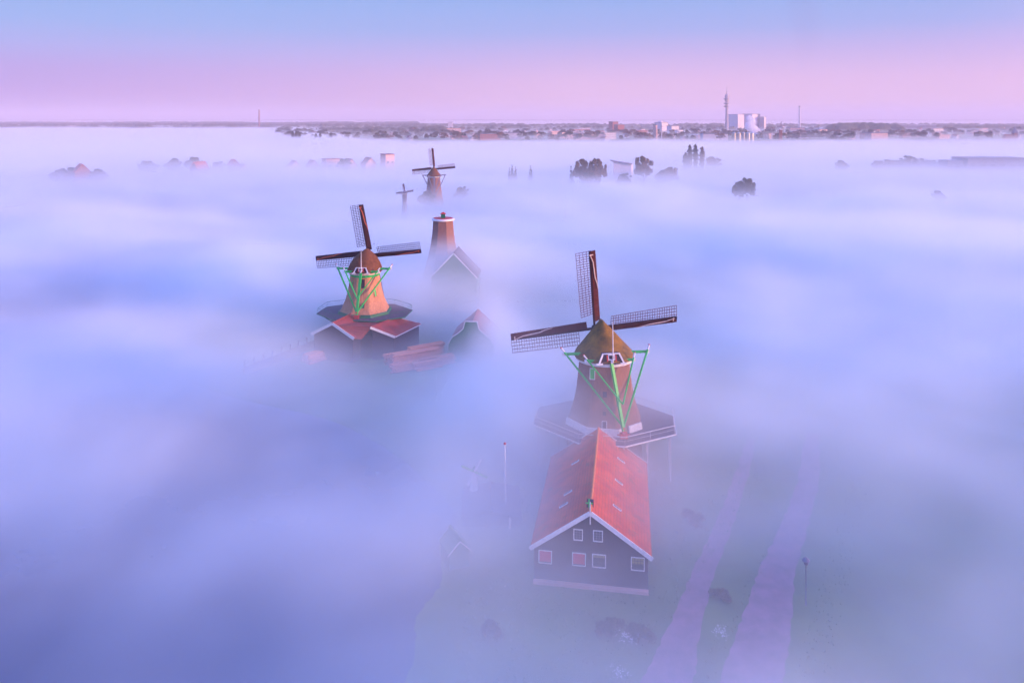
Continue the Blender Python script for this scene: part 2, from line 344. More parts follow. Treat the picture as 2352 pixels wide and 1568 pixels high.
    def beam(y, L_, z):
        o = MB().bar((-L_, y, z), (L_, y, z), bk, bk*1.1).build('cross_beam', M[beamm], root)
        if detail:
            
            for sg in (-1, 1): MB().bar((sg*(L_-.05), y, z), (sg*(L_+.35), y, z), bk*1.12, bk*1.2).build('beam_end', M[tipm], o)
    beam(-1.0, L1, zb+.1); beam(-3.3*s_, L2, zb-.15)
    def brace(a, b_, wd, nm='brace'):
        a = Vector(a); b_ = Vector(b_); d = (a-b_).normalized()
        o = MB().bar(a+d*.15, b_, wd, wd*.8).build(nm, M[beamm], root)
        if detail:
            MB().bar(a+d*.15, a+d*.75, wd*1.05, wd*.86).build('brace_head', M[tipm], o)
            MB().bar(a+d*.76, a+d*.86, wd*1.15, wd*.95).build('brace_cap', M['red'], o)
        return o
    for sgn in (-1, 1):
        brace((sgn*L1, -1.2, zb+.28), tm+Vector((0, .1, .5)), .2*thick)
        brace((sgn*L2, -3.3*s_-.2, zb+.02), tm+Vector((0, .35, 3.2)), .16*thick)
    tp = MB().bar((0, -3.9*s_, cz+.15), tm+Vector((0, 0, .1)), .36*thick, .3*thick).build('tail_pole', M[beamm], root)
    if detail:
        wn = MB(); wn.box(-.45, .45, -ty-.25, -ty+.3, sz+.1, sz+.75, Matrix.Translation(tw)).bar(Vector((-.8, -ty, sz+.55))+tw, Vector((.8, -ty, sz+.55))+tw, .12).bar(Vector((0, -ty, sz+.1))+tw, Vector((0, -ty+.05, sz+1.4))+tw, .3)
        wn.build('winch', M['red'], root)
    if pole: MB().tube([(.15, -3.9*s_-.35, cz+.2), (.1, -3.9*s_-.3, cz+pole)], [.07*thick, .045*thick], 6).build('flag_staff', M['white'] if detail else M['rope'], root)
    # windshaft, sails
    hb = Vector(hub)
    MB().tube([(0, 0, hb.z-.5), tuple(hb+Vector((0, .3, .06)))], [.45*thick, .4*thick], 10).build('windshaft', M['darkboard'], root)
    for q in range(4): blade(root, hub, R_, R(spin+90*q), cloth, rows, thick, board, detail=detail, latm=latm)
    # stage
    if stage:
        sr = R(stage['rot']-yaw); hw, sl, fy, fw = stage['hw'], stage['sl'], stage['fy'], stage['fw']
        poly = [(-hw, -sl), (-fw, -fy), (fw, -fy), (hw, -sl), (hw, sl), (fw, fy), (-fw, fy), (-hw, sl)]
        ms = Matrix.Rotation(sr, 4, 'Z')
        st = MB().prism(poly, sz-.22, sz, ms).build('stage_deck', M['deck'], root)
        rl_ = MB(); ps = MB(); sm = M[stage['rail']]; k8 = len(poly)
        edge = MB()
        for i in range(k8):
            a = Vector((*poly[i], 0)); b_ = Vector((*poly[(i+1) % k8], 0))
            a *= .985; b_ *= .985
            for hh, tk in ((1.0, .05), (.5, .018)): rl_.bar(a+Vector((0, 0, sz+hh)), b_+Vector((0, 0, sz+hh)), tk, m=ms)
            edge.bar(a*1.02+Vector((0, 0, sz-.08)), b_*1.02+Vector((0, 0, sz-.08)), .08, .16, m=ms)
            nn = max(2, int((b_-a).length/2.6))
            for j in range(nn):
                p = a+(b_-a)*j/nn; rl_.bar(p+Vector((0, 0, sz)), p+Vector((0, 0, sz+1)), .03, m=ms)
        rl_.build('railing', sm, st); edge.build('edge_board', sm, st)
        for i in range(k8):
            for uu in (0, .5):
                a = (Vector(poly[i])*(1-uu)+Vector(poly[(i+1) % k8])*uu)*.93
                sp = MB()
                if stage['posts'] == 'post': sp.bar((a.x, a.y, 0), (a.x, a.y, sz-.22), .16, m=ms)
                else:
                    sp.bar((a.x*.55, a.y*.55, sz-2.9), (a.x, a.y, sz-.25), .14, m=ms).bar((a.x*.55, a.y*.55, sz-.32), (a.x, a.y, sz-.32), .14, m=ms).bar((a.x*.75, a.y*.75, sz-1.5), (a.x*.75, a.y*.75, sz-.3), .1, m=ms)
                sp.build('support_post', sm, root)
    return root

prof1 = [(6.0, 5.15), (7.2, 4.62), (8.6, 4.18), (10.6, 3.78), (14.0, 3.42)]
mill('large near windmill with mossy cap and white edged stage behind the red roofed barn', 11.95, 95.8, 6, prof1, 14.3, 3.62, (-.6, 3.1, 17.0), 11.25, 6.5, -9.5,
     stage=dict(z=6, rot=-9.5, hw=8.9, sl=2.8, fy=7.3, fw=2.8, rail='white', posts='post'),
     wins=[(238, 13.0, .55, 1.25, 'white', 'green', False), (264, 10.6, .5, .7, 'thatch', 'glass', False), (263, 8.4, .4, .45, 'thatch', 'glass', False), (263, 7.1, .5, .8, 'white', 'black', False)], pole=5.2, twist=10, tail=(5.9, 6.9))
prof2 = [(6.4, 5.3), (7.6, 4.6), (9.0, 3.95), (11, 3.4), (14.2, 2.9)]
mill('windmill with brown domed cap and green stage standing over the foggy timber yard', -29.4, 148, -2, prof2, 14.3, 3.25, (0, 2.9, 17.2), 10.9, 6.0, 0, bodym='thatch2', capm='capth', beamm='green',
     stage=dict(z=6.4, rot=-8, hw=9.0, sl=2.6, fy=6.5, fw=4.2, rail='dgreen', posts='brace'), skirt='dgreen', ringm='rope', twist=-3, latm='darkboard',
     wins=[(274, 12.6, .7, 1.7, 'thatch2', 'black', False), (276, 8.5, .6, 1.0, 'thatch2', 'dgreen', False), (318, 10.6, .4, 1.3, 'thatch2', 'green', False), (228, 12.2, .4, 1.3, 'thatch2', 'green', False)], cloth='rope2', tail=(5.7, 7.1), pole=4.6, cap_h=4.0, beams=(5.2, 3.2), board='darkboard', dome=True, thick=1.25, rows=25)
prof4 = [(0, 5.0), (6, 4.6), (10, 3.9), (14, 3.3), (17.6, 3.0)]
mill('distant windmill with dark red sails standing clear of the fog', -36.4, 345, 8, prof4, 17.6, 3.2, (0, 2.9, 21.3), 10.1, 5, 0, skirt=None, capm='capth', beamm='grey', rows=14, thick=1.6, detail=False, pole=0, cap_h=4.4, tail=(6, 8), cloth=None, board='board')
prof5 = [(0, 2.4), (6, 1.3), (9.0, .95), (13.2, .8)]
mill('tiny windmill low in the fog beside the distant windmill', -45.0, 310, 6, prof5, 13.2, .9, (0, .9, 14.1), 3.6, 6.7, 0, skirt=None, capm='grey', beamm='grey', rows=10, thick=.9, detail=False, pole=0, cap_h=1.6, tail=(2.4, 6), beams=(1.2, .8), cloth=None, bodym='grey')

# capless third mill
t = T('mill_stump', 'thatched mill body without cap or sails, small green hut on its flat top', 'windmill', (-17.4, 187, 0), 0)
prof3 = [(0, 6.4), (6, 5.2), (9, 4.3), (13, 3.3), (16, 2.85), (19.3, 2.6)]
MB().lathe(prof3, 8, R(22.5)).build('smock_body', M['thatch'], t)
MB().lathe([(19.28, 2.65), (19.3, 2.85), (19.75, 2.88), (19.8, 2.55)], 28).build('curb_ring', M['white'], t)
MB().lathe([(19.81, 2.5), (19.86, 2.48)], 24).build('roof_deck', M['red'], t)
hh = MB().box(-.5, .5, -.5, .5, 19.87, 20.9).build('hut', M['dgreen'], t)
MB().add([(-.7, -.7, 20.9), (.7, -.7, 20.9), (.7, .7, 20.9), (-.7, .7, 20.9), (0, 0, 21.4)], [(0, 1, 4), (1, 2, 4), (2, 3, 4), (3, 0, 4), (3, 2, 1, 0)]).build('hut_roof', M['red'], hh)

# ------------------------------------------------------------------ houses
def gable_house(name, label, cat, loc, rot, w_, l_, eave, ridge, wall='black', roof='tiles', trim='white', over=.35, wins=(), finial=False, group=None, back_trim=True, tw=.28):
    """gable faces local -Y; origin mid-gable on the ground"""
    t = T(name, label, cat, loc, rot, group); hw = w_/2
    MB().add([(-hw, 0, 0), (hw, 0, 0), (hw, 0, eave), (0, 0, ridge-.12), (-hw, 0, eave), (-hw, l_, 0), (hw, l_, 0), (hw, l_, eave), (0, l_, ridge-.12), (-hw, l_, eave)],
             [(0, 1, 2, 3, 4), (9, 8, 7, 6, 5), (0, 4, 9, 5), (1, 6, 7, 2), (4, 3, 8, 9), (3, 2, 7, 8), (0, 5, 6, 1)]).build('wall', M[wall], t)
    sl = (ridge-eave)/hw; ro = MB(); th = .16
    ex = hw+over; ez = eave-sl*over+.05
    for s in (-1, 1):
        v = [(0, -over, ridge+.02), (s*ex, -over, ez), (s*ex, l_+over, ez), (0, l_+over, ridge+.02)]
        ro.add(v+[(a, b, c+th) for a, b, c in v], [(3, 2, 1, 0), (4, 5, 6, 7), (0, 1, 5, 4), (1, 2, 6, 5), (2, 3, 7, 6), (3, 0, 4, 7)])
    roof_o = ro.build('roof', M[roof], t)
    MB().tube([(0, -over, ridge+th+.02), (0, l_+over, ridge+th+.02)], [.15, .15], 8).build('ridge_tiles', M['ridge' if roof == 'tiles' else roof], roof_o)
    for yy in ([-over-.05, l_+over+.05] if back_trim else [-over-.05]):
        b = MB()
        for s in (-1, 1): b.bar((s*.03, yy, ridge+.06), (s*(ex+.05), yy, ez+.0), .09, tw+.1, (0, 0, 1))
        b.build('barge_board', M[trim], t)
    if finial: MB().bar((0, -over-.13, ridge-.95), (0, -over-.13, ridge+1.15), .09).build('finial', M[trim], t)
    for x, z, ww, wh, pane, kind in wins:
        f = MB(); q = .09
        f.box(x-ww/2-q, x-ww/2, -.07, .02, z-wh/2-q, z+wh/2+q).box(x+ww/2, x+ww/2+q, -.07, .02, z-wh/2-q, z+wh/2+q).box(x-ww/2, x+ww/2, -.068, .02, z+wh/2, z+wh/2+q).box(x-ww/2, x+ww/2, -.1, .02, z-wh/2-q, z-wh/2)
        fo = f.build('window', M['white'], t)
        MB().box(x-ww/2, x+ww/2, -.02, .015, z-wh/2, z+wh/2).build('pane', M['glass'], fo)
        if pane != 'glass':
            a, b = {'full': (-.42, .5), 'top': (.22, .5), 'half': (-.05, .5)}[kind]
            MB().box(x-ww/2+.02, x+ww/2-.02, -.045, -.021, z+wh*a, z+wh*b).build('blind', M[pane], fo)
        if kind in ('bars', 'top', 'half'):
            g = MB(); nx = 3 if kind == 'bars' else 4
            for i in range(1, nx): g.box(x-ww/2+ww*i/nx-.02, x-ww/2+ww*i/nx+.02, -.062, -.047, z-wh/2, z+wh/2)
            for i in range(1, 4): g.box(x-ww/2, x+ww/2, -.0618, -.0472, z-wh/2+wh*i/4-.02, z-wh/2+wh*i/4+.02)
            g.build('glazing_bar', M['grey'] if kind == 'bars' else M['black'], fo)
    return t, roof_o

A1 = R(-9)
gx = Vector((math.cos(A1), math.sin(A1), 0)); gy = Vector((-math.sin(A1), math.cos(A1), 0)); g0 = Vector((7.55, 71.2, 0))
def gable_uv(px, py):     # pixel on the barn's front gable -> local x, z
    d = ray(px, py); o_ = Vector((0, 0, H)); tt = (g0-o_).dot(gy)/d.dot(gy); p = o_+d*tt-g0; return p.dot(gx), p.z
wl = []
for (x0, y0, x1, y1), pane, kind in (((1318, 1214, 1338, 1240), 'glass', 'bars'), ((1363, 1217, 1384, 1243), 'glass', 'bars'), ((1238, 1262, 1267, 1293), 'blind', 'full'), ((1315, 1268, 1345, 1299), 'blind', 'full'), ((1361, 1271, 1391, 1303), 'yblind', 'top'), ((1450, 1278, 1480, 1310), 'yblind', 'half')):
    a, za = gable_uv(x0, y0); b, zb_ = gable_uv(x1, y1); wl.append(((a+b)/2, (za+zb_)/2, abs(b-a)-.1, abs(za-zb_)-.1, pane, kind))
barn, broof = gable_house('mill_barn', 'long black barn with red tiled roof and white gable boards before the large mill', 'barn', tuple(g0), A1, 10.9, 18.6, 3.55, 7.2, wins=wl, finial=True, tw=.3)
# rooflights
sl = (7.2-3.55)/5.45
def roof_pt(px, py, side):
    d = ray(px, py); o_ = Vector((0, 0, H)); nrm = (gx*side*sl+Vector((0, 0, 1))).normalized(); p0 = g0+Vector((0, 0, 7.39)); tt = (p0-o_).dot(nrm)/d.dot(nrm); p = o_+d*tt-g0
    return Vector((p.dot(gx), p.dot(gy), p.z))
for px, py, s in ((1322, 1062, -1), (1305, 1132, -1), (1295, 1160, -1), (1426, 1057, 1), (1421, 1107, 1), (1417, 1166, 1)):
    p = roof_pt(px, py, s); a = -math.atan(sl)*-s
    mm = Matrix.Translation(p) @ Matrix.Rotation(a, 4, 'Y')
    f = MB().box(-.5, .5, -.14, .14, -.02, .09, mm).build('rooflight', M['white'], broof)
    MB().box(-.42, .42, -.08, .08, .09, .1, mm).build('pane', M['glass'], f)
MB().box(-.4, .25, .8, 1.3, 7.0, 7.75).build('vent_box', M['black'], barn)
MB().bar((-.15, .4, 7.2), (-.15, .4, 8.2), .12).bar((-.5, .4, 7.8), (.2, .4, 7.8), .1).build('weather_vane', M['green'], barn)
MB().box(-5.5, 5.5, -.5, -.05, 0, .3).build('plinth', M['pinkwall'], barn)

# timber yard buildings of the second mill
gable_house('timber_shed', 'low dark shed with wide white gable boards under the left side of the green stage', 'shed', (-33.2, 137.6, 0), R(-18), 8.2, 8, 4.75, 6.9, roof='tiles2', over=.4, tw=.42)
t = T('lean_to_shed', 'dark red lean-to roof outlined in white under the right side of the green stage', 'shed', (-26.3, 137.4, 0), 0)
q = [(0, 0, 6.2), (3.4, 6.6, 6.2), (8.2, 10.0, 4.0), (4.4, 1.4, 4.0)]; v = q+[(x, y, z+.18) for x, y, z in q]
MB().add(v, [(3, 2, 1, 0), (4, 5, 6, 7), (0, 1, 5, 4), (1, 2, 6, 5), (2, 3, 7, 6), (3, 0, 4, 7)]).build('roof', M['tiles2'], t)
MB().add([(.3, .5, 0), (3.6, 6.6, 0), (7.8, 9.7, 0), (4.2, 1.6, 0), (.3, .5, 6.0), (3.6, 6.6, 6.0), (7.8, 9.7, 4.0), (4.2, 1.6, 4.0)], [(0, 3, 7, 4), (3, 2, 6, 7), (2, 1, 5, 6), (1, 0, 4, 5)]).build('wall', M['black'], t)
MB().bar((0, -.05, 6.2), (4.4, 1.33, 4.0), .1, .42).build('barge_board', M['white'], t)
MB().bar((3.5, 6.75, 6.3), (8.2, 10.1, 4.1), .1, .16).build('barge_board', M['white'], t)
MB().bar((4.5, 1.4, 4.05), (8.3, 10.0, 4.05), .1, .16).build('gutter_board', M['white'], t)
t = T('mill_workshop', 'long dark workshop with dull red roof between the two white edged sheds', 'workshop', (-30, 137, 0), 0)
MB().box(-3.2, 5, 5, 9, 0, 6.3).box(-1, 6, 2.2, 4.9, 0, 4.2).build('wall', M['black'], t)
v = [(-3.2, -.2+.6, 6.7), (3.7, .5, 6.25), (6.2, 5, 5.95), (-1, 5, 5.95)]; v = [(x, y, z-.15) for x, y, z in v]+v
MB().add(v, [(3, 2, 1, 0), (4, 5, 6, 7), (0, 1, 5, 4), (1, 2, 6, 5), (2, 3, 7, 6), (3, 0, 4, 7)]).build('roof', M['tiles2'], t)
v = [(-3.0, .3, 6.6), (3.7, .4, 6.15), (2.2, -.2, 4.3), (.9, -.5, 4.5)]; v = [(x, y, z-.15) for x, y, z in v]+v
MB().add(v, [(3, 2, 1, 0), (4, 5, 6, 7), (0, 1, 5, 4), (1, 2, 6, 5), (2, 3, 7, 6), (3, 0, 4, 7)]).build('lower_roof', M['tiles2'], t)

def plank_stack(label, loc, rot, w_, l_, n, z=0, group='stacks of sawn timber'):
    t = T('plank_stack', label, 'timber stack', loc, rot, group)
    r = random.Random(int(loc[0]*7)); mb = MB()
    for i in range(n):
        for j in range(int(w_/.42)):
            if r.random() < .1: continue
            x = -w_/2+j*.42; dy = r.uniform(-.5, .5); mb.box(x, x+.36, -l_/2+dy, l_/2+dy, z+i*.2, z+i*.2+.13)
    mb.build('planks', M['wood'], t)
    bb = MB()
    for y in (-.3, 0, .3): bb.box(-w_/2, w_/2, y*l_-.06, y*l_+.06, -.02, z+.0) if z else None
    return t
for px, py, rot, w_, l_, n, lb in ((922, 812, -60, 1.6, 6, 9, 'stack of orange sawn planks nearest the dark workshop'), (940, 832, -62, 1.6, 6, 8, 'stack of orange sawn planks at the front of the timber yard'), (955, 818, -60, 2.1, 9, 13, 'longest stack of orange sawn planks in the timber yard'), (978, 808, -58, 2.0, 7, 14, 'tallest stack of orange sawn planks in the timber yard'), (982, 828, -60, 1.6, 5, 8, 'small stack of orange planks in front of the tallest one'), (1008, 820, -56, .9, 7, 9, 'narrow stack of pale planks at the right end of the timber yard')):
    p = on_z(px, py, 1.5); p.z = 0
    plank_stack(lb, tuple(p), R(rot), w_, l_, n)
for px, py, rot, lb in ((800, 800, -50, 'small heap of reddish logs in front of the low shed'), (735, 815, -40, 'reddish log pile near the waterside fence')):
    p = on_z(px, py, .8); t = T('log_pile', lb, 'log pile', (p.x, p.y, 0), R(rot))
    mb = MB(); k = 0
    for row in range(4):
        for j in range(7-row): mb.tube([(-1.5+j*.45+row*.22, -3+.3*math.sin(j*3), .22+row*.4), (-1.5+j*.45+row*.22, 3, .22+row*.4)], [.21, .19], 7)
    mb.build('logs', M['wood'], t)
# waterside fence of the yard
a = on_z(560, 862, 0); b = on_z(722, 798, 0)
t = T('quay_fence', 'dark timber quay wall with posts running left from the sheds into the fog', 'quay wall', tuple(a), 0)
d = b-a; MB().bar((0, 0, .7), d+Vector((0, 0, .7)), .25, 1.4).build('planking', M['black'], t)
for i in range(9): q = d*i/8; MB().tube([q+Vector((0, .3, 0)), q+Vector((0, .3, 2.4))], [.2, .14], 7).build('post', M['black'], t)

# bell-gabled house and the house below the capless mill
def bell_house(label, loc, rot):
    t = T('bell_gable_house', label, 'house', loc, rot)
    prof = [(-4.2, 3.4), (-3.6, 4.6), (-2.4, 5.4), (-1.5, 6.2), (-1.1, 7.6), (1.1, 7.6), (1.5, 6.2), (2.4, 5.4), (3.6, 4.6), (4.2, 3.4)]
    n = len(prof)
    MB().add([(x, 0, z) for x, z in [(-4.2, 0)]+prof+[(4.2, 0)]]+[(x, .25, z) for x, z in [(-4.2, 0)]+prof+[(4.2, 0)]], [tuple(range(n+2))]+[tuple(range(2*n+3, n+1, -1))]+[(i+1, i, i+n+2, i+n+3) for i in range(n+1)]).build('gable_wall', M['dgreen'], t)
    mb = MB()
    for (x0, z0), (x1, z1) in zip(prof, prof[1:]): mb.bar((x0, -.04, z0), (x1, -.04, z1), .16, .16)
    mb.build('gable_trim', M['white'], t)
    MB().add([(-4, .26, 0), (4, .26, 0), (4, .26, 3.4), (0, .26, 6.9), (-4, .26, 3.4), (-4, 11, 0), (4, 11, 0), (4, 11, 3.4), (0, 11, 6.9), (-4, 11, 3.4)], [(0, 1, 2, 3, 4), (9, 8, 7, 6, 5), (0, 4, 9, 5), (1, 6, 7, 2), (0, 5, 6, 1)]).build('wall', M['dgreen'], t)
    MB().add([(0, .27, 7.05), (-4.3, .27, 3.3), (-4.3, 11.2, 3.3), (0, 11.2, 7.05), (4.3, .27, 3.3), (4.3, 11.2, 3.3), (0, .27, 6.9), (-4.3, .27, 3.15), (-4.3, 11.2, 3.15), (0, 11.2, 6.9), (4.3, .27, 3.15), (4.3, 11.2, 3.15)], [(0, 1, 2, 3), (0, 3, 5, 4), (9, 8, 7, 6), (6, 10, 11, 9), (1, 7, 8, 2), (4, 5, 11, 10)]).build('roof', M['tiles2'], t)
    return t
p = on_z(1082, 738, 7.6); bell_house('dark green wooden house with white bell shaped gable, faint in the fog', (p.x, p.y, 0), R(-4))
gable_house('wooden_house', 'fog veiled house with thin white gable boards below the capless mill', 'house', (-13.6, 173, 0), R(-4), 10.5, 8, 8.0, 13.4, wall='dgreen', roof='deck', over=.3, tw=.16)
p = on_z(1079, 815, 0); t = T('thin_mast', 'thin dark mast standing in the fog below the bell gabled house', 'mast', (p.x, p.y, 0)); MB().tube([(0, 0, 0), (0, 0, 5)], [.08, .05], 6).build('pole', M['black'], t)

# ------------------------------------------------------------------ small things left of the barn
p = on_z(1170, 1205, 0)
t = T('flagpole', 'tall white flagpole with a red knob left of the barn', 'flagpole', (-.7, 84.2, 0))
MB().tube([(0, 0, 0), (-.12, 0, 7.9)], [.11, .06], 8).build('pole', M['white'], t)
MB().lathe([(0, .04), (.05, .13), (.15, .16), (.25, .1), (.3, .02)], 10, m=Matrix.Translation((-.12, 0, 7.9))).build('knob', M['red'], t)
p = on_z(1171, 1213, 0); t = T('mooring_post', 'short white post at the foot of the flagpole', 'post', (p.x, p.y, 0)); MB().tube([(0, 0, 0), (0, 0, 1.0), (0, 0, 1.2)], [.13, .13, .06], 8).build('post_body', M['white'], t)
# garden windmill on a brick plinth
p = on_z(1089, 1142, .4)
t = T('garden_windmill', 'small green and white paltrok style garden windmill on a brick plinth', 'garden windmill', (p.x, p.y, 0), R(8))
MB().box(-1.0, 1.0, -.6, .6, 0, .9).build('plinth', M['brick'], t)
MB().lathe([(.9, .75), (1.2, .55), (2.6, .38), (3.5, .3)], 8, R(22.5)).build('tower', M['white'], t)
MB().lathe([(3.5, .36), (3.7, .3), (4.15, .05)], 8).build('cap', M['dgreen'], t)
for q in range(4):
    a = R(62+90*q); MB().bar((0, -.45, 3.65), (math.cos(a)*1.7, -.5, 3.65+math.sin(a)*1.7), .24, .05, (0, 1, 0)).build('sail', M['green' if q % 2 else 'white'], t)
# boathouse
a = on_z(1062, 1212, 0); b = on_z(1195, 1205, 0)
gable_house('boathouse', 'low dark boathouse with slate coloured roof between the flagpole and the barn', 'boathouse', ((a.x+b.x)/2, (a.y+b.y)/2, 0), R(2), (b-a).length, 6.5, .9, 1.5, wall='black', roof='black', trim='black', over=.15, tw=.05)
# green hut
a = on_z(1055, 1305, 0)
gable_house('green_hut', 'small green boarded hut with thin white gable boards at the waterside', 'hut', (a.x, a.y, 0), R(24), 2.1, 2.6, 1.7, 2.7, wall='dgreen', roof='dgreen', over=.15, tw=-.02)
a = on_z(1110, 1190, 0); t = T('wheelbarrow', 'pale tilted handcart by the boathouse', 'handcart', (a.x, a.y, .0), R(30))
MB().add([(-.4, -.5, .35), (.4, -.5, .35), (.5, .5, .4), (-.5, .5, .4), (-.5, -.65, .8), (.5, -.65, .8), (.6, .65, .85), (-.6, .65, .85)], [(3, 2, 1, 0), (0, 1, 5, 4), (1, 2, 6, 5), (2, 3, 7, 6), (3, 0, 4, 7)]).build('tray', M['grey'], t)
MB().tube([(-.06, -.7, .25), (.06, -.7, .25)], [.25, .25], 12).build('wheel', M['black'], t)
MB().bar((-.35, .4, .4), (-.4, 1.4, .7), .06).bar((.35, .4, .4), (.4, 1.4, .7), .06).build('handle', M['wood'], t)
# street lamp
t = T('street_lamp', 'lone street lamp with dark hooded lantern beside the dyke road', 'street lamp', (27.2, 68.5, 0))
MB().tube([(0, 0, 0), (0, 0, .8), (0, 0, 3.7)], [.1, .06, .045], 8).build('post', M['grey'], t)
MB().lathe([(3.68, .05), (3.75, .16), (4.05, .24), (4.1, .36), (4.3, .2), (4.45, .05)], 10).build('lantern', M['grey'], t)

# ------------------------------------------------------------------ plants
def crown_mesh(name, blobs, n, size, seed, m, squash=1.0):
    r = random.Random(seed); mb = MB(); tot = sum(b[3]**2 for b in blobs)
    for (x, y, z, rad) in blobs:
        for _ in range(int(n*rad*rad/tot)):
            d = Vector((r.gauss(0, 1), r.gauss(0, 1), r.gauss(0, 1))).normalized()
            if d.z < -.5: d.z *= -1
            q = Vector((x, y, z))+Vector((d.x, d.y, d.z*squash))*rad*(r.random()**.35)*(1+.12*math.sin(5*d.x+3*d.z+seed))
            u = (d+Vector((r.uniform(-.8, .8), r.uniform(-.8, .8), r.uniform(-.3, .9)))).normalized()
            a = u.orthogonal().normalized(); b = u.cross(a); s = size*r.uniform(.6, 1.4)
            an = r.random()*6.28; e1 = (a*math.cos(an)+b*math.sin(an))*s; e2 = (b*math.cos(an)-a*math.sin(an))*s*.7
            mb.add([q-e1, q-e2*.9, q+e1, q+e2], [(0, 1, 2, 3)])
    return mb.mesh(name, m)
def tree_proto(name, kind, seed, leaf='leaf'):
    """unit metres, returns (crown mesh, trunk mesh)"""
    r = random.Random(seed); tk = MB()
    def shell(n, rx, ry, rz, cz, r0, r1):
        out = []
        for q in range(n):
            z = 1-2*(q+.5)/n; a = q*2.4+r.uniform(-.3, .3); k_ = math.sqrt(1-z*z); jj = r.uniform(.62, 1.2)
            if z < -.6: continue
            out.append((rx*k_*math.cos(a)*jj, ry*k_*math.sin(a)*jj, cz+rz*z*jj, r.uniform(r0, r1)))
        return out
    if kind == 'round':
        w_ = r.uniform(.9, 1.15); blobs = [(.3, 0, 7.2, 1.9), (-.6, .2, 8.8, 1.5)]+shell(30, 3.3*w_, 3.2, 4.1, 7.6, .55, 1.35)
        n, s = 4200, .30; top = 8
    elif kind == 'flat':
        blobs = [(0, 0, 7.8, 1.8), (1.6, 0, 7.8, 1.6), (-1.6, 0, 7.8, 1.6)]+shell(38, 4.7, 3.8, 2.7, 7.9, .55, 1.3)
        n, s = 4400, .30; top = 8
    elif kind == 'poplar':
        blobs = []
        for q in range(30):
            z = 3+q*.66; rr = 1.75*math.sin(math.pi*min(1, (z-1.5)/21.8)**1.15)**.6+.2; a = q*2.4
            blobs.append((math.cos(a)*rr*.38, math.sin(a)*rr*.5, z, rr*r.uniform(.45, .85)))
        n, s = 4200, .30; top = 19
    elif kind == 'cone':
        blobs = [(r.uniform(-.3, .3), r.uniform(-.3, .3), z, max(.35, 2.6*(1-z/14.5))) for z in [2+i for i in range(12)]]
        n, s = 1500, .38; top = 11
    elif kind == 'bush':
        blobs = [(r.uniform(-2, 2), r.uniform(-1.6, 1.6), r.uniform(.8, 2.1), r.uniform(.9, 1.5)) for _ in range(9)]
        n, s = 1500, .24; top = 1.5
    elif kind == 'far':
        blobs = [(r.uniform(-2.6, 2.6), r.uniform(-2, 2), r.uniform(5, 10.5), r.uniform(2, 3)) for _ in range(6)]
        n, s = 170, 1.25; top = 8
    cr = crown_mesh('crown', blobs, n, s, seed, M[leaf])
    tk.tube([(0, 0, 0), (.1, 0, top*.3), (0, .1, top*.65), (0, 0, top)], [.32*(.5 if kind == 'bush' else 1), .26, .16, .04] if kind != 'bush' else [.08, .07, .05, .02], 7)
    if kind in ('round', 'flat'):
        for i in range(6):
            a = i*1.05+r.random(); rr = 3.2; z0 = 2.6+i*.5
            tk.tube([(0, 0, z0), (math.cos(a)*rr*.5, math.sin(a)*rr*.5, z0+1.7), (math.cos(a)*rr, math.sin(a)*rr, z0+2.9)], [.15, .1, .04], 5)
    return cr, tk.mesh('trunk', M['bark'])
PR = {}
for k, kd, sd, lf in (('round', 'round', 3, 'leaf2'), ('round2', 'round', 8, 'leaf'), ('flat', 'flat', 5, 'leaf2'), ('poplar', 'poplar', 4, 'leaf'), ('poplar2', 'poplar', 9, 'leaf2'), ('cone', 'cone', 6, 'leaf'), ('bush', 'bush', 2, 'leaf'), ('bush2', 'bush', 12, 'leaf2')):
    PR[k] = tree_proto(k, kd, sd, lf)
for i in range(5): PR['far%d' % i] = tree_proto('far', 'far', 30+i, 'leaf2' if i == 2 else 'leaf')
def plant(name, label, cat, key, loc, s=1, sxy=None, rot=None, group=None):
    cr, tk = PR[key]; sxy = sxy or s
    t = T(name, label, cat, loc, rnd.random()*6.28 if rot is None else rot, group); t.scale = (sxy, sxy, s)
    link(bpy.data.objects.new('crown', cr), t); link(bpy.data.objects.new('trunk', tk), t); return t
def tree_at(px, ytop, Y, hunit, key, label, name='tree', cat='tree', sxy=None, group=None, dz=0):
    Y *= 1.06; p = on_y(px, ytop, Y); s = (p.z+dz)/hunit
    return plant(name, label, cat, key, (p.x, Y, 0), s, sxy or s, group=group)
tree_at(1338, 371, 394, 11.0, 'flat', 'left of a pair of broad rusty crowned trees rising from the fog', sxy=1.15)
tree_at(1372, 370, 392, 11.0, 'flat', 'right of a pair of broad rusty crowned trees rising from the fog', sxy=1.15)
tree_at(1312, 380, 405, 13.5, 'cone', 'slim faint conifer left of the pair of broad crowned trees', name='conifer', sxy=1.0)
tree_at(1354, 392, 385, 12.5, 'round2', 'dark low tree in the fog below the pair of broad crowns', sxy=1.5)
tree_at(1478, 353, 420, 12.6, 'round', 'tall egg shaped rusty tree right of the pale hall', sxy=1.35)
tree_at(1434, 394, 400, 12.6, 'round2', 'dark shrubby tree in front of the pale hall', sxy=1.15)
tree_at(1538, 380, 430, 12.6, 'round', 'rusty rounded tree half sunk in fog left of the poplars', sxy=1.3)
tree_at(1520, 388, 425, 12.6, 'round2', 'low dark tree touching the half sunk rusty tree', sxy=1.0)
tree_at(1584, 329, 540, 23.5, 'poplar', 'leftmost of three tall poplars rising from the fog', name='poplar_tree', sxy=1.12)
tree_at(1575, 348, 541, 23.5, 'poplar', 'shorter side poplar leaning on the leftmost tall poplar', name='poplar_tree', sxy=1.3)
tree_at(1597, 328, 540, 23.5, 'poplar', 'middle one of three tall poplars rising from the fog', name='poplar_tree', sxy=1.12)
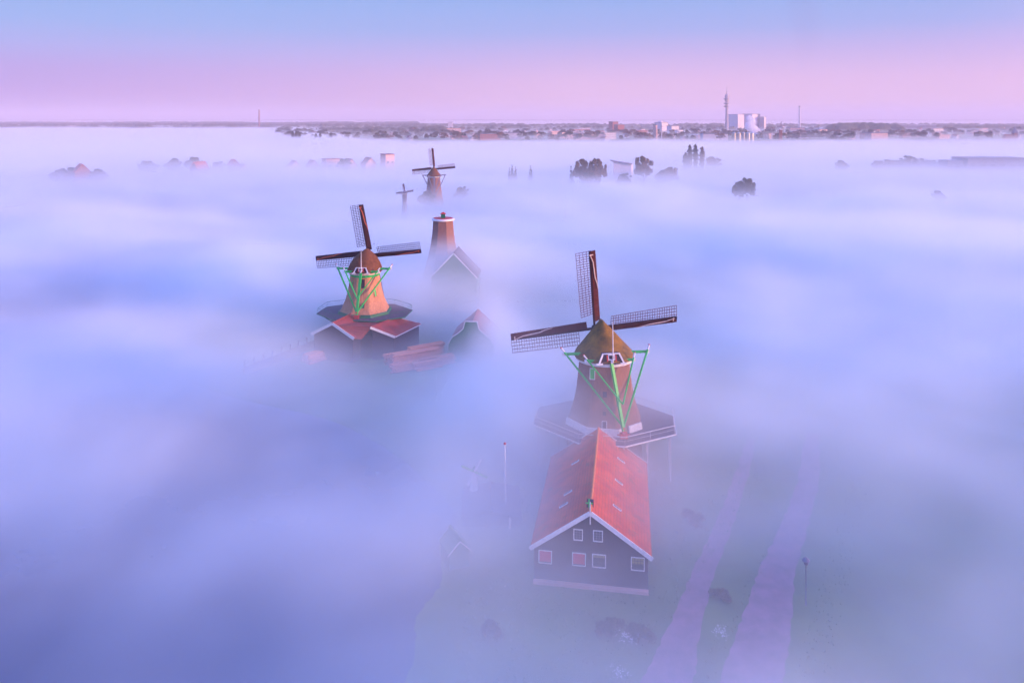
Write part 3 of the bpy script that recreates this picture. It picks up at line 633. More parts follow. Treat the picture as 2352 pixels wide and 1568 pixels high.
tree_at(1612.5, 334, 540, 23.5, 'poplar2', 'rightmost and reddest of three tall poplars rising from the fog', name='poplar_tree', sxy=1.12)
tree_at(1639, 357, 560, 12.6, 'round', 'faint rusty tree behind and right of the poplars', sxy=1.5)
tree_at(1176, 377, 430, 13.5, 'cone', 'tallest conifer of a fog bound group near the centre', name='conifer', sxy=1.0)
tree_at(1184, 381, 432, 13.5, 'cone', 'conifer just right of the tallest fog bound one', name='conifer', sxy=.9)
tree_at(1170, 385, 428, 13.5, 'cone', 'smallest conifer left of the tallest fog bound one', name='conifer', sxy=.8)
tree_at(1219, 379, 435, 13.5, 'cone', 'single faint conifer between the conifer group and the broad trees', name='conifer', sxy=1.15)
tree_at(1932, 365, 520, 12.6, 'round2', 'small faint tree alone in the fog on the right', sxy=1.3)
tree_at(1716, 404, 345, 12.6, 'round2', 'dark clump of a tree alone in the fog below the poplars', sxy=1.1)
tree_at(1698, 411, 345, 12.6, 'round2', 'lower tree joined to the lone dark clump in the fog', sxy=.9)
tree_at(2155, 434, 330, 12.6, 'round2', 'barely visible tree top in the fog at right', sxy=.8)
for px, yt, s, lb in ((2018, 366, 1.5, 'leftmost and lowest crown of the dim tree belt in the fog'), (2040, 363, 1.6, 'second crown from the left end of the dim tree belt'), (2064, 364, 1.7, 'crown just left of the highest one in the dim tree belt'), (2108, 360, 1.6, 'crown just right of the highest one in the dim tree belt'), (2135, 364, 1.6, 'crown of the dim tree belt near the grey shed'), (2160, 367, 1.6, 'rightmost crown of the dim tree belt touching the grey shed')):
    tree_at(px, yt, 520, 12.6, 'round2', lb, sxy=s, group='dim tree belt in the fog')
tree_at(2088, 354, 518, 12.6, 'round2', 'highest round crown in the dim tree belt in the fog', sxy=1.7)
for px, yt, s, lb in ((338, 366, 1.7, 'round dark tree in the fog left of the veiled village'), (400, 360, 1.5, 'dim tree behind the village roofs, left one'), (445, 357, 1.6, 'dim tree behind the village roofs, middle one'), (500, 368, 1.4, 'dark shrubby tree just left of the orange gable'), (140, 384, 1.6, 'dim tree left of the lone orange house'), (165, 380, 1.5, 'dim tree touching the lone orange house'), (225, 384, 1.4, 'dim tree right of the lone orange house'), (790, 360, 1.3, 'pale tree behind the village houses')):
    tree_at(px, yt, 500 if px > 300 else 430, 12.6, 'round2', lb, sxy=s)
tree_at(1010, 697, 172, 12.6, 'round2', 'dark bare tree mass in the fog right of the timber sheds', sxy=.95)
tree_at(985, 712, 165, 12.6, 'round2', 'lower tree in the fog touching the dark tree mass', sxy=.75)
tree_at(1060, 425, 350, 12.6, 'round2', 'faint tree top right of the distant windmill', sxy=1.0)
tree_at(980, 436, 318, 12.6, 'round2', 'faint tree top between the two distant windmills', sxy=1.0)
# shrubs round the barn and the paths
for i, (px, py, s, lb) in enumerate(((1400, 1425, .45, 'yellowish green shrub in front of the barn'), (1470, 1440, .45, 'shrub between the barn garden and the path'), (1655, 1350, .35, 'small shrub between the two paths'), (1590, 1180, .5, 'shrub halfway along the right side of the barn'), (1130, 1430, .4, 'dark shrub on the lawn left of the barn'))):
    p = on_z(px, py, 1); plant('shrub', lb, 'shrub', 'bush', (p.x, p.y, 0), s*.8, s)
fl = MB(); r = random.Random(3)
for px, py, k in ((1440, 1470, .8), (1655, 1455, .6), (1418, 1545, .8)):
    c = on_z(px, py, .5)
    for _ in range(70):
        q = c+Vector((r.gauss(0, .5)*k, r.gauss(0, .5)*k, abs(r.gauss(0, .25)))); e = r.uniform(.03, .07)
        fl.add([q+Vector((-e, 0, 0)), q+Vector((0, -e, e*.5)), q+Vector((e, 0, 0)), q+Vector((0, e, e*.7))], [(0, 1, 2, 3)])
tag(fl.build('blossoms', M['flower']), kind='stuff')
def grass_tufts():
    mb = MB(); r = random.Random(5)
    for _ in range(9000):
        x = r.uniform(-12, 45); y = r.uniform(50, 96)
        h_ = r.uniform(.08, .24); a = r.uniform(0, 6.28); dx, dy = math.cos(a)*.09, math.sin(a)*.09; lx, ly = r.uniform(-.12, .12), r.uniform(-.12, .12)
        # keep off both paths
        t1 = x-(.66*(y-16)-16.5); t2 = x-(.6*(y-16)-6.6)
        if -2.6 < t1 < 2.4 or -3 < t2 < 3 or x < -4.5 or x > .58*y-9: continue
        mb.add([(x-dx, y-dy, 0), (x+dx, y+dy, 0), (x+lx, y+ly, h_)], [(0, 1, 2)])
    tag(mb.build('grass', M['grass']), kind='stuff')
grass_tufts()

# ------------------------------------------------------------------ village in the fog
def simple_house(name, label, cat, px, ytop, Y, wd, dp, wall, roof, kind='gable', rot=0, group=None, hgt=None, base=0):
    Y *= 1.05; p = on_y(px, ytop, Y); zt = p.z
    t = T(name, label, cat, (p.x, Y, 0), rot, group); hw = wd/2
    if kind == 'gable':
        e = zt-min(wd*.55, zt*.45)
        MB().add([(-hw, 0, 0), (hw, 0, 0), (hw, 0, e), (0, 0, zt-.3), (-hw, 0, e), (-hw, dp, 0), (hw, dp, 0), (hw, dp, e), (0, dp, zt-.3), (-hw, dp, e)], [(0, 1, 2, 3, 4), (9, 8, 7, 6, 5), (0, 4, 9, 5), (1, 6, 7, 2), (0, 5, 6, 1)]).build('wall', M[wall], t)
        v = [(0, -.4, zt), (-hw-.5, -.4, e-.4), (-hw-.5, dp+.4, e-.4), (0, dp+.4, zt), (hw+.5, -.4, e-.4), (hw+.5, dp+.4, e-.4)]
        MB().add(v+[(a, b, c-.25) for a, b, c in v], [(0, 1, 2, 3), (0, 3, 5, 4), (9, 8, 7, 6), (6, 10, 11, 9), (0, 4, 10, 6), (0, 6, 7, 1), (3, 2, 8, 9), (3, 9, 11, 5), (1, 7, 8, 2), (4, 5, 11, 10)]).build('roof', M[roof], t)
    else:
        MB().box(-hw, hw, 0, dp, 0, zt-.5).build('wall', M[wall], t)
        MB().box(-hw-.3, hw+.3, -.3, dp+.3, zt-.49, zt).build('roof', M[roof], t)
    nw = max(2, min(6, int(wd/4)))
    if Y < 2600:
        for i in range(nw):
            for z in ((zt*.45,) if kind == 'gable' else (zt*.35, zt*.68)):
                x = -hw+wd*(i+.5)/nw; MB().box(x-wd/nw*.22, x+wd/nw*.22, -.12, .02, z-.8, z+.8).build('window', M['glass'], t)
    return t
simple_house('village_house', 'lone orange red gabled house in the fog on the far left', 'house', 190, 377, 430, 8, 10, 'brick', 'tiles', rot=R(40))
simple_house('village_house', 'orange gabled house in the middle of the fog veiled village', 'house', 540, 366, 500, 6.5, 9, 'brick', 'tiles', rot=R(35))
simple_house('village_house', 'pale low house just right of the orange gabled house', 'house', 562, 376, 500, 8, 8, 'pinkwall', 'tiles2', rot=R(30))
for px, yt, wd, lb in ((679, 369, 9, 'pale fog veiled house, first of the row left of the distant windmill'), (722, 368, 7, 'small pale fog veiled house between two larger pale ones'), (766, 365, 11, 'widest pale fog veiled house of the village row'), (808, 365, 8, 'pale fog veiled house right of the widest one'), (852, 362, 8, 'pinkish fog veiled house near the right end of the village row'), (896, 354, 7, 'brightest and highest house at the right end of the village row')):
    simple_house('village_house', lb, 'house', px, yt, 510, wd, 9, 'pinkwall', 'tiles2', 'flat' if px in (766, 896) else 'gable', rot=R(35))
simple_house('village_house', 'low red roofed house left of the veiled village trees', 'house', 445, 372, 480, 8, 9, 'brick', 'tiles', rot=R(-30))
# pale hall and long sheds at right
t = T('pale_hall', 'pale hall with a slanting flat roof between two rusty trees', 'hall', (0, 0, 0))
a = on_y(1409, 371, 465); b = on_y(1450, 378, 465)
MB().add([(a.x, 465, 0), (b.x, 465, 0), (b.x, 465, b.z), (a.x, 465, a.z), (a.x+3, 477, 0), (b.x+3, 477, 0), (b.x+3, 477, b.z), (a.x+3, 477, a.z)], [(0, 1, 2, 3), (7, 6, 5, 4), (0, 3, 7, 4), (1, 5, 6, 2), (3, 2, 6, 7)]).build('wall', M['pale'], t)
MB().bar((a.x-.6, 471, a.z+.2), (b.x+.6, 471, b.z+.2), 14, .5).build('roof', M['grey'], t)
simple_house('long_shed', 'long grey shed roof in the fog at the right edge', 'shed', 2292, 363, 500, 42, 20, 'grey', 'grey', 'flat')
simple_house('long_shed', 'lower grey shed in the fog left of the long one', 'shed', 2200, 369, 505, 14, 12, 'grey', 'grey', 'flat')

# ------------------------------------------------------------------ far town
t = T('tv_tower', 'tall slender concrete television tower with antenna on the horizon', 'tower', (0, 0, 0)); p = on_y(1669.5, 290, 2500); t.location = (p.x, 2500, 0)
zt = on_y(1670, 217, 2500).z; za = on_y(1670, 199, 2500).z
MB().lathe([(0, 6.2), (zt*.5, 4.6), (zt*.8, 4.6), (zt*.82, 7.0), (zt*.97, 7.2), (zt, 5.5)], 10).build('shaft', M['concrete'], t)
MB().lathe([(zt, 1.8), (zt+8, 1.4), (za, .7)], 6).build('antenna', M['concrete'], t)
for z in (zt*.66, zt*.74, zt*.86): MB().lathe([(z, 6), (z+1, 8.6), (z+3, 8.6), (z+4, 6)], 12, m=Matrix.Translation((-2.6, -1, 0))).build('platform', M['grey'], t)
def block(label, px0, px1, yt, Y, dp, wall, cat='building', name='tall_block', rot=0, group=None, caps=True):
    a = on_y(px0, yt, Y); b = on_y(px1, yt, Y); wd = b.x-a.x
    t = T(name, label, cat, ((a.x+b.x)/2, Y, 0), rot, group)
    MB().box(-wd/2, wd/2, 0, dp, 0, a.z).build('wall', M[wall], t)
    if caps: MB().box(-wd/2-.4, wd/2+.4, -.4, dp+.4, a.z+.02, a.z+1.2).build('parapet', M['grey' if wall != 'grey' else 'pale'], t)
    return t, a.z, wd
block('wide pale factory block right of the television tower', 1690, 1714, 263.5, 2560, 40, 'pale', rot=R(38))
block('second pale factory block behind the steam', 1724, 1744, 262.5, 2600, 40, 'pale', rot=R(38))
block('grey slender lift tower on the pale factory', 1739, 1746, 262, 2660, 14, 'grey')
block('lower pale block at the right end of the factory', 1750, 1762, 269, 2600, 30, 'pale', rot=R(38))
block('grey wing of the factory in front of the lower block', 1745, 1755, 270, 2570, 20, 'grey')
t, z_, wd = block('white domed plant building left of the television tower', 1516, 1538, 282, 2100, 26, 'pale', rot=R(40))
MB().lathe([(z_, 8), (z_+3, 7), (z_+5, 4), (z_+5.6, .5)], 16, m=Matrix.Translation((-2, 14, 0))).build('dome', M['pale'], t)
block('low white hall with windows right of the domed building', 1540, 1562, 290, 2050, 20, 'pale', rot=R(30))
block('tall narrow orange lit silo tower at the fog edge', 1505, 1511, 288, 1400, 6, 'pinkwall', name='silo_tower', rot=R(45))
block('grey thin stack beside the orange lit silo tower', 1519, 1521, 291, 1395, 3, 'pale', name='silo_tower')
def chimney(label, px, yt, Y, r0, r1, m, cap=None, group=None):
    p = on_y(px, yt, Y); t = T('chimney', label, 'chimney', (p.x, Y, 0), 0, group)
    MB().lathe([(0, r0), (p.z, r1)], 14).build('stack', M[m], t)
    if cap: MB().lathe([(p.z+.01, r1+.3), (p.z+3, r1+.4)], 14).build('rim', M[cap], t)
chimney('tall pale yellow chimney right of the factory', 1836.5, 246, 2200, 3.0, 2.4, 'pale', 'grey')
chimney('dark brick chimney alone on the far left horizon', 595, 252, 2700, 2.6, 1.6, 'brick')
chimney('left brick chimney of the close pair in the fog', 1790.5, 298, 1350, 1.7, 1.5, 'brick', 'pale')
chimney('right brick chimney of the close pair in the fog', 1794.5, 299, 1350, 1.7, 1.5, 'brick', 'pale')
chimney('thin pale vent stack left of the brick chimney pair', 1773, 304, 1360, 1.0, .9, 'pale')
for i, (px, r_, lb) in enumerate(((1686, 3, 'leftmost thin steel silo below the factory'), (1697, 3.4, 'second steel silo from the left below the factory'), (1708, 3, 'thin middle steel silo below the factory'), (1718, 4.4, 'left one of the two thick bright steel silos'), (1726, 4.4, 'right one of the two thick bright steel silos'))):
    p = on_y(px, 304, 1330); t = T('steel_silo', lb, 'silo', (p.x, 1330, 0), 0, 'row of steel silos')
    MB().lathe([(0, r_), (p.z-1.5, r_), (p.z, r_*.3)], 18).build('tank', M['steel'], t)
    MB().lathe([(p.z, r_*.3), (p.z+.6, r_*.25)], 8).build('lid', M['grey'], t)
block('low hall under the tall pale chimney', 1815, 1848, 294, 2150, 30, 'pinkwall', name='factory_hall')
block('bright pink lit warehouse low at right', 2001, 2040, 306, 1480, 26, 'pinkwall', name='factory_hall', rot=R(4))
block('very long dark factory roof at right', 2054, 2150, 288, 2500, 40, 'grey', name='factory_hall')
block('long low white shed in front of the town centre', 1615, 1672, 308, 1500, 25, 'pale', name='factory_hall', rot=R(-2))
block('long pink walled market hall in the town', 1300, 1388, 308, 1560, 24, 'pinkwall', name='factory_hall', rot=R(2))
block('white flat shed roof left of the market hall', 1146, 1205, 306, 1600, 24, 'pale', name='factory_hall')
block('small white cube house on the left of the town', 1029, 1039, 281, 2500, 14, 'pale', name='factory_hall')
block('broad brick apartment block in the town', 1405, 1422, 280, 2300, 18, 'brick', name='factory_hall', rot=R(35))
block('brick office block below the broad apartment block', 1417, 1436, 287, 2100, 18, 'brick', name='factory_hall', rot=R(30))
# far church and far mill
t = T('far_church', 'dark pointed church at the right edge above the fog', 'church'); p = on_y(2331, 294, 1500); t.location = (p.x, 1500, 0)
MB().box(-4, 4, -4, 4, 0, p.z*.6).build('tower', M['brick'], t); MB().add([(-4.5, -4.5, p.z*.6), (4.5, -4.5, p.z*.6), (4.5, 4.5, p.z*.6), (-4.5, 4.5, p.z*.6), (0, 0, p.z+2)], [(0, 1, 4), (1, 2, 4), (2, 3, 4), (3, 0, 4), (3, 2, 1, 0)]).build('spire', M['grey'], t)
MB().add([(-22, -5, 0), (-4, -5, 0), (-4, 5, 0), (-22, 5, 0), (-22, -5, p.z*.3), (-4, -5, p.z*.3), (-4, 5, p.z*.3), (-22, 5, p.z*.3), (-21, 0, p.z*.5), (-4, 0, p.z*.5)], [(0, 1, 5, 4), (3, 0, 4, 7), (2, 3, 7, 6), (4, 5, 9, 8), (6, 7, 8, 9), (7, 4, 8)]).build('nave', M['brick'], t)
prof6 = [(0, 6), (10, 5), (20, 3.5)]
p = on_y(1795, 283, 2000); mill('dark far windmill between the factory and the pale chimney', p.x, 2000, 10, prof6, 20, 3.6, (0, 3, 24), 12, 2, 0, skirt=None, capm='grey', beamm='grey', rows=6, thick=2.5, detail=False, pole=0, tail=(6, 8), cloth=None, bodym='grey')
# houses of the town
USED = set()
ZONES = [(60, 'on the far left'), (640, 'left of the white cube house'), (1034, 'near the white cube house'), (1120, 'behind the white flat shed'), (1230, 'left of the long market hall'), (1345, 'behind the long market hall'), (1415, 'near the brick apartment block'), (1470, 'left of the orange lit tower'), (1530, 'by the white domed plant'), (1580, 'right of the domed plant'), (1640, 'behind the long white shed'), (1680, 'by the television tower'), (1725, 'by the pale factory blocks'), (1775, 'right of the factory blocks'), (1830, 'near the pale tall chimney'), (1900, 'right of the pale tall chimney'), (1970, 'left of the pink warehouse'), (2040, 'behind the pink warehouse'), (2120, 'near the long dark roof'), (2200, 'right of the long dark roof'), (2330, 'by the pointed church')]
def zone(px): return min(ZONES, key=lambda q: abs(q[0]-px))[1]
def row(Y): return 'at the fog edge' if Y < 1450 else 'just behind fog' if Y < 1600 else 'in mid town' if Y < 1900 else 'in a rear row' if Y < 2400 else 'far off'
WN = {'brick': 'brick', 'pinkwall': 'pink', 'pale': 'white'}; RN = {'tiles': 'red', 'tiles2': 'maroon', 'grey': 'grey'}
r = random.Random(21)
HM = [('brick', 'tiles'), ('pinkwall', 'tiles2'), ('pale', 'grey'), ('pinkwall', 'tiles'), ('pale', 'tiles2'), ('brick', 'grey'), ('pinkwall', 'grey')]
def town(n, px0, px1, ya, yb, _, grp, big=0.2):
    for i in range(n):
        for attempt in range(60):
            Y = r.uniform(ya, yb); px = r.uniform(px0, px1); wl_, rf = r.choice(HM); bigh = r.random() < big
            wd = r.uniform(18, 45) if bigh else r.uniform(8, 16); hg = r.uniform(9, 17) if bigh else r.uniform(8, 12)
            kd = 'flat' if bigh else r.choice(('gable', 'flat', 'gable'))
            label = '%s%s %s, %s %sroof, %s %s' % ('wide ' if wd > 26 else 'small ' if wd < 12 else '', WN[wl_], 'block' if bigh else 'house', RN[rf], 'flat ' if kd == 'flat' else '', row(Y), zone(px))
            if label not in USED: break
        USED.add(label); py = 272+FPX*(H-hg)/(Y*1.05)
        simple_house('town_house', label, 'house', px, py, Y, wd, r.uniform(9, 16), wl_, rf, kd, rot=R(r.uniform(15, 60)), group=grp)
town(60, 900, 1500, 1420, 2100, 'small town house among the trees left of the white domed building', 'houses of the town left of the domed building')
town(48, 1450, 1900, 1420, 2100, 'small town house among the trees around the silos and factory', 'houses of the town around the factory')
town(42, 900, 1900, 2100, 3400, 'roof of a house in the hazy rear of the town', 'houses in the rear of the town')
town(40, 1950, 2345, 1500, 2600, 'low house or shed in the dark wood on the right horizon', 'houses on the right horizon', .4)
town(10, 20, 180, 3000, 3400, 'tiny house on the far left horizon', 'houses on the far left horizon', .5)
def far_trees(n, px0, px1, ya, yb, _, grp, s0=.8, s1=1.4):
    for i in range(n):
        for attempt in range(80):
            Y = r.uniform(ya, yb); px = px0+(px1-px0)*min(.999, max(0, (i+r.random()+(attempt > 20)*r.uniform(-6, 6))/n)); s = r.uniform(s0, s1)
            wd = r.uniform(1.1, 1.9); kk = r.randrange(5)
            label = '%s %s %s tree %s %s' % ('tall' if s > 1.4 else 'low' if s < 1.2 else 'middling', 'broad' if wd > 1.65 else 'narrow' if wd < 1.35 else 'rounded', 'rusty' if kk == 2 else 'dark', row(Y), zone(px))
            if label not in USED: break
        USED.add(label); d = ray(px, 290); X = d.x*Y
        plant('broadleaf_tree', label, 'tree', 'far%d' % kk, (X, Y, 0), s, s*wd, group=grp)
far_trees(95, 640, 1500, 1330, 1800, 'tree along the fog edge in front of the town', 'trees along the fog edge', 1.0, 1.6)
far_trees(70, 1500, 1960, 1350, 1900, 'tree between the sheds below the factory', 'trees below the factory', 1.0, 1.6)
far_trees(60, 1900, 2352, 1450, 2300, 'tree in the dark belt on the right', 'dark tree belt on the right', 1, 1.7)
far_trees(70, 900, 1950, 1900, 2700, 'tree in the hazy middle of the town', 'trees in the middle of the town', .9, 1.6)
for px, yt, lb in ((672, 300, 'leftmost of three grey poplars above the fog by the left woods'), (680, 299, 'middle of three grey poplars above the fog by the left woods'), (688, 302, 'rightmost of three grey poplars above the fog by the left woods'), (726, 306, 'left one of two close grey poplars above the fog'), (735, 304, 'right one of two close grey poplars above the fog'), (760, 303, 'single grey poplar right of the two close ones')):
    tree_at(px, yt, 1250, 23.5, 'poplar', lb, name='poplar_tree', sxy=1.5, group='grey poplars above the fog')
# unbroken woods on the horizon
def woods(name, n, px0, px1, ya, yb, h0, h1, seed):
    r = random.Random(seed); mb = MB()
    for i in range(n):
        Y = r.uniform(ya, yb); px = r.uniform(px0, px1); d = ray(px, 285); X = d.x*Y/d.y
        env = .6+.4*math.sin(px*.021+seed)*math.sin(px*.0073)
        hh = r.uniform(h0, h1)*(.75+.35*env); rad = hh*r.uniform(.4, .8)
        k = 6; v = []
        for z, q in ((0, .9), (.45, 1.05), (.8, .7), (1, .15)):
            for j in range(k): a = j*2*math.pi/k+i; v.append((X+rad*q*math.cos(a)*r.uniform(.8, 1.2)*1.5, Y+rad*q*math.sin(a), hh*z*r.uniform(.93, 1.05)))
        f = [(l*k+j, l*k+(j+1) % k, (l+1)*k+(j+1) % k, (l+1)*k+j) for l in range(3) for j in range(k)]+[tuple(range(3*k, 4*k))]
        mb.add(v, f)
    o = mb.build(name, M['leaf']); tag(o, kind='stuff')
woods('woods', 2200, -60, 960, 2900, 6300, 13, 22, 1)
woods('woods', 1300, 900, 2420, 2500, 4300, 12, 20, 2)
woods('woods', 1300, -80, 2440, 10800, 13500, 20, 30, 3)
woods('woods', 300, 1910, 2060, 2100, 2700, 16, 29, 4)
woods('woods', 320, 640, 1020, 1900, 2600, 12, 20, 5)

# ------------------------------------------------------------------ air and fog
def vol_mat(name, color, density, aniso=0.):
    m = bpy.data.materials.new(name); m.use_nodes = True; n = m.node_tree.nodes; n.remove(n['Principled BSDF'])
    pv = n.new('ShaderNodeVolumePrincipled'); m.node_tree.links.new(pv.outputs[0], n['Material Output'].inputs['Volume'])
    pv.inputs['Color'].default_value = (*color, 1); pv.inputs['Density'].default_value = density; pv.inputs['Anisotropy'].default_value = aniso; return m
tag(MB().box(-15000, 15000, -2900, 25000, -1, 175).build('haze', vol_mat('haze', (.90, .82, .92), .00019)), kind='stuff')
tag(MB().prism([(-9000, 7000), (-900, 7000), (0, 4800), (9000, 4800), (9000, 10600), (-9000, 10600)], .1, 13).build('far_fog', vol_mat('far_fog', (.96, .92, 1), .004)), kind='stuff')

fm = vol_mat('fog', (.90, .972, .998), 1.0, .0)
g = bpy.data.node_groups.new('fog field', 'GeometryNodeTree')
g.interface.new_socket('Geometry', in_out='OUTPUT', socket_type='NodeSocketGeometry')
N = g.nodes; L = g.links
out = N.new('NodeGroupOutput'); vc = N.new('GeometryNodeVolumeCube'); sm = N.new('GeometryNodeSetMaterial'); sm.inputs['Material'].default_value = fm
L.new(vc.outputs[0], sm.inputs[0]); L.new(sm.outputs[0], out.inputs[0])
FX0, FX1, FY0, FY1, FZ1 = -2200, 1500, -40, 3300, 25.
vc.inputs['Min'].default_value = (FX0, FY0, -.5); vc.inputs['Max'].default_value = (FX1, FY1, FZ1)
vc.inputs['Resolution X'].default_value = 1350; vc.inputs['Resolution Y'].default_value = 1200; vc.inputs['Resolution Z'].default_value = 24
def mth(op, a, b=None, c=None, clamp=False):
    n = N.new('ShaderNodeMath'); n.operation = op; n.use_clamp = clamp
    for i, v in enumerate((a, b, c)):
        if v is None: continue
        if isinstance(v, (int, float)): n.inputs[i].default_value = v
        else: L.new(v, n.inputs[i])
    return n.outputs[0]
def mrange(v, a, b, c, d, smooth=True):
    n = N.new('ShaderNodeMapRange'); n.interpolation_type = 'SMOOTHSTEP' if smooth else 'LINEAR'
    L.new(v, n.inputs[0])
    for i, q in enumerate((a, b, c, d)):
        if isinstance(q, (int, float)): n.inputs[i+1].default_value = q
        else: L.new(q, n.inputs[i+1])
    return n.outputs[0]
pos = N.new('GeometryNodeInputPosition'); sp = N.new('ShaderNodeSeparateXYZ'); L.new(pos.outputs[0], sp.inputs[0])
X, Y, Z = sp.outputs
def noise(sc_, detail=2., rough=.5, off=(0, 0, 0), dist=0.):
    mp = N.new('ShaderNodeVectorMath'); mp.operation = 'MULTIPLY'; L.new(pos.outputs[0], mp.inputs[0]); mp.inputs[1].default_value = sc_
    ad = N.new('ShaderNodeVectorMath'); ad.operation = 'ADD'; L.new(mp.outputs[0], ad.inputs[0]); ad.inputs[1].default_value = off
    no = N.new('ShaderNodeTexNoise'); L.new(ad.outputs[0], no.inputs[0]); no.inputs['Scale'].default_value = 1; no.inputs['Detail'].default_value = detail; no.inputs['Roughness'].default_value = rough; no.inputs['Distortion'].default_value = dist
    return mth('SUBTRACT', no.outputs[0], .5)
def bump(cx, cy_, rx, ry, amp):
    a = mth('DIVIDE', mth('SUBTRACT', X, cx), rx); b = mth('DIVIDE', mth('SUBTRACT', Y, cy_), ry)
    e = mth('EXPONENT', mth('MULTIPLY', mth('ADD', mth('MULTIPLY', a, a), mth('MULTIPLY', b, b)), -1.))
    return mth('MULTIPLY', e, amp)
def total(xs):
    t_ = xs[0]
    for q in xs[1:]: t_ = mth('ADD', t_, q)
    return t_
# height of the fog's top over the land
top = total([mth('ADD', mth('MULTIPLY', noise((1/85, 1/60, 1/40), 5., .55, dist=.5), 15.), 10.2),
             mth('MULTIPLY', noise((1/420, 1/260, 0), 1., .5, (7, 3, 0)), 9.),
             mth('MULTIPLY', noise((1/14, 1/11, 1/9), 3., .6, (2, 2, 2), .5), mrange(Y, 150., 400., 6., 1.5)),
             mth('MULTIPLY', noise((1/190, 1/330, 0), 4., .6, (4, 1, 0), .4), mrange(Y, 500., 1000., 0., 9.)),
             bump(10, 71, 14, 14, -.6),        # thin over the barn and the paths
             bump(32, 66, 26, 26, -1.2),
             bump(12, 95, 17, 11, 3.8),
             bump(-24, 102, 20, 10, 3.0),
             bump(-42, 44, 32, 34, -6.0),       # open water in the near left
             bump(-28, 137, 24, 10, -4.0),      # timber yard
             bump(-18, 123, 9, 12, -14.0),
             bump(16, 60, 18, 9, -2.0),
             bump(-4, 138, 6, 7, 5.0),
             bump(14, 150, 22, 28, -3.5),
             bump(-13, 172, 18, 11, 4.5),
             bump(-19, 184, 20, 14, 2.5),
             bump(-190, 530, 140, 45, 6.0),    # village
             bump(-320, 455, 60, 40, 3.5),
             bump(330, 540, 100, 30, 6.0),
             bump(-60, 111, 30, 25, 2.0)]+
            [bump(on_z(px, py, 8).x, on_z(px, py, 8).y, rx, ry, am) for px, py, rx, ry, am in (
                (420, 705, 26, 16, -4), (250, 600, 30, 16, -3), (650, 545, 34, 12, -4), (120, 690, 26, 18, -3), (170, 905, 14, 9, -1.5), (60, 780, 16, 12, -2.5), (700, 1000, 16, 10, -2),
                (1750, 740, 22, 16, 3), (430, 1070, 12, 10, 3.5), (230, 1180, 8, 8, 2), (330, 520, 34, 20, 3), (620, 640, 26, 14, 2.5), (200, 760, 18, 9, 2.5), (1080, 640, 26, 20, .5), (1750, 560, 60, 30, 2), (2150, 600, 50, 25, 2), (1250, 930, 14, 12, 2.5), (700, 920, 14, 8, 2))])
hd = mth('SUBTRACT', top, Z)
dens = mrange(hd, -5.0, 10., 0., .15)
# the bank ends before the town; on the left it reaches further
edge = total([mrange(X, -760., -150., 2600., 1200., True), mrange(X, 350., 700., 0., 60.), mth('MULTIPLY', noise((1/160, 1/160, 0), 3., .6, (1, 9, 0)), 420.)])
em = mrange(mth('SUBTRACT', edge, Y), -60., 160., 0., 1.)
patch = mrange(noise((1/44, 1/30, 1/22), 5., .6, (3, 5, 1), .8), -.16, .14, .34, 1.3)
near = mrange(Y, 300., 900., 1., .6)
patch = mth('ADD', mth('MULTIPLY', patch, near), mth('SUBTRACT', 1., near))
for cx_, cy_, rx, ry, am in ((-18, 121, 11, 17, -.96), (-37, 126, 13, 11, -.75), (-4, 133, 6, 9, 2.2), (-13, 166, 14, 8, 1.2), (14, 60, 24, 10, -.5), (-27, 133, 12, 5, -.5), (28, 68, 12, 18, -.35)):
    dens = mth('MULTIPLY', dens, mth('ADD', bump(cx_, cy_, rx, ry, am), 1.))
dens = mth('MULTIPLY', dens, mrange(Y, 180., 480., 1., .35))
wn = mrange(noise((1/230, 1/120, 1/16), 4., .6, (9, 2, 5), .6), -.05, .22, 0., .0055)
mist = mth('MULTIPLY', mrange(Z, 2., 25., .0018, 0., False), mrange(Y, 650., 1250., 1., .12))
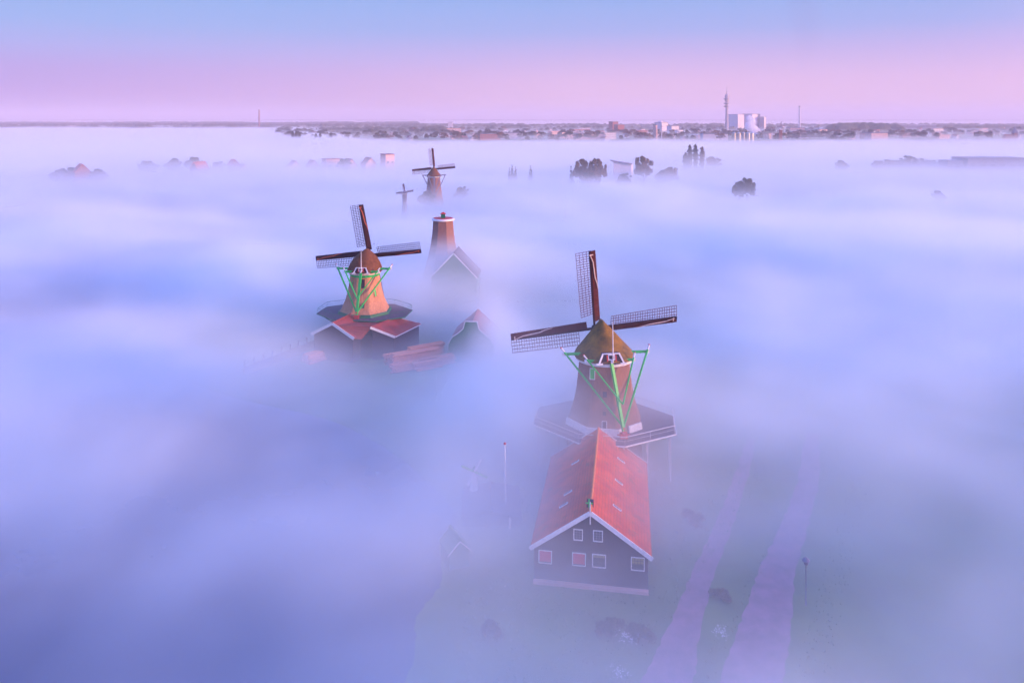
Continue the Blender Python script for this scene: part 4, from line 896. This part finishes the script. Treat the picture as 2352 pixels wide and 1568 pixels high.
wisp = mth('MULTIPLY', mth('MULTIPLY', wn, mrange(Z, 9., 19., 1., 0.)), mrange(Y, 300., 800., 0., 1.))
mid = mth('MULTIPLY', mrange(Z, 13., 25., .0056, .0008), mth('MULTIPLY', mrange(Y, 280., 400., 0., 1.), mrange(Y, 560., 760., 1., 0.)))
L.new(total([mth('MULTIPLY', mth('MULTIPLY', dens, patch), em), mist, wisp, mid]), vc.inputs['Density'])
me = bpy.data.meshes.new('fog'); me.materials.append(fm)
fb = link(bpy.data.objects.new('fog', me)); md = fb.modifiers.new('fog', 'NODES'); md.node_group = g
tag(fb, kind='stuff')
# steam over the factory
sm_m = vol_mat('steam', (.97, .95, 1), .16); mb = MB()
for px, py, rr in ((1742, 314, 13), (1736, 305, 14), (1729, 298, 14), (1722, 290, 13), (1727, 280, 11), (1722, 272, 8)):
    p = on_y(px, py, 1800); mb.lathe([(p.z-rr, rr*.2), (p.z-rr*.6, rr*.85), (p.z, rr), (p.z+rr*.6, rr*.8), (p.z+rr, rr*.15)], 10, rr, m=Matrix.Translation((p.x, 1800, 0)))
o = mb.build('steam', sm_m); outward(o.data); tag(o, kind='stuff')
# thin dark smoke rising from the pale chimney
mb = MB(); v = []; f = []; n = 14
for k, (px, py, rad) in enumerate(((1842, 168, 5), (1843, 158, 12), (1845, 145, 19), (1848, 128, 26), (1851, 108, 33), (1853, 85, 39), (1852, 60, 44), (1849, 35, 48), (1845, 10, 50), (1842, -15, 40))):
    p = on_y(px, py, 2204)
    for a in range(n): q = 1+.12*math.sin(3*a*6.283/n+k*1.7); v.append((p.x+rad*q*math.cos(a*6.283/n), 2204+rad*q*math.sin(a*6.283/n), p.z))
for k in range(9):
    for a in range(n): f.append((k*n+a, k*n+(a+1) % n, (k+1)*n+(a+1) % n, (k+1)*n+a))
f.append(tuple(range(n-1, -1, -1))); f.append(tuple(range(9*n, 10*n)))
o = mb.add(v, f).build('smoke', vol_mat('smoke', (.30, .30, .45), .0011)); outward(o.data); tag(o, kind='stuff')
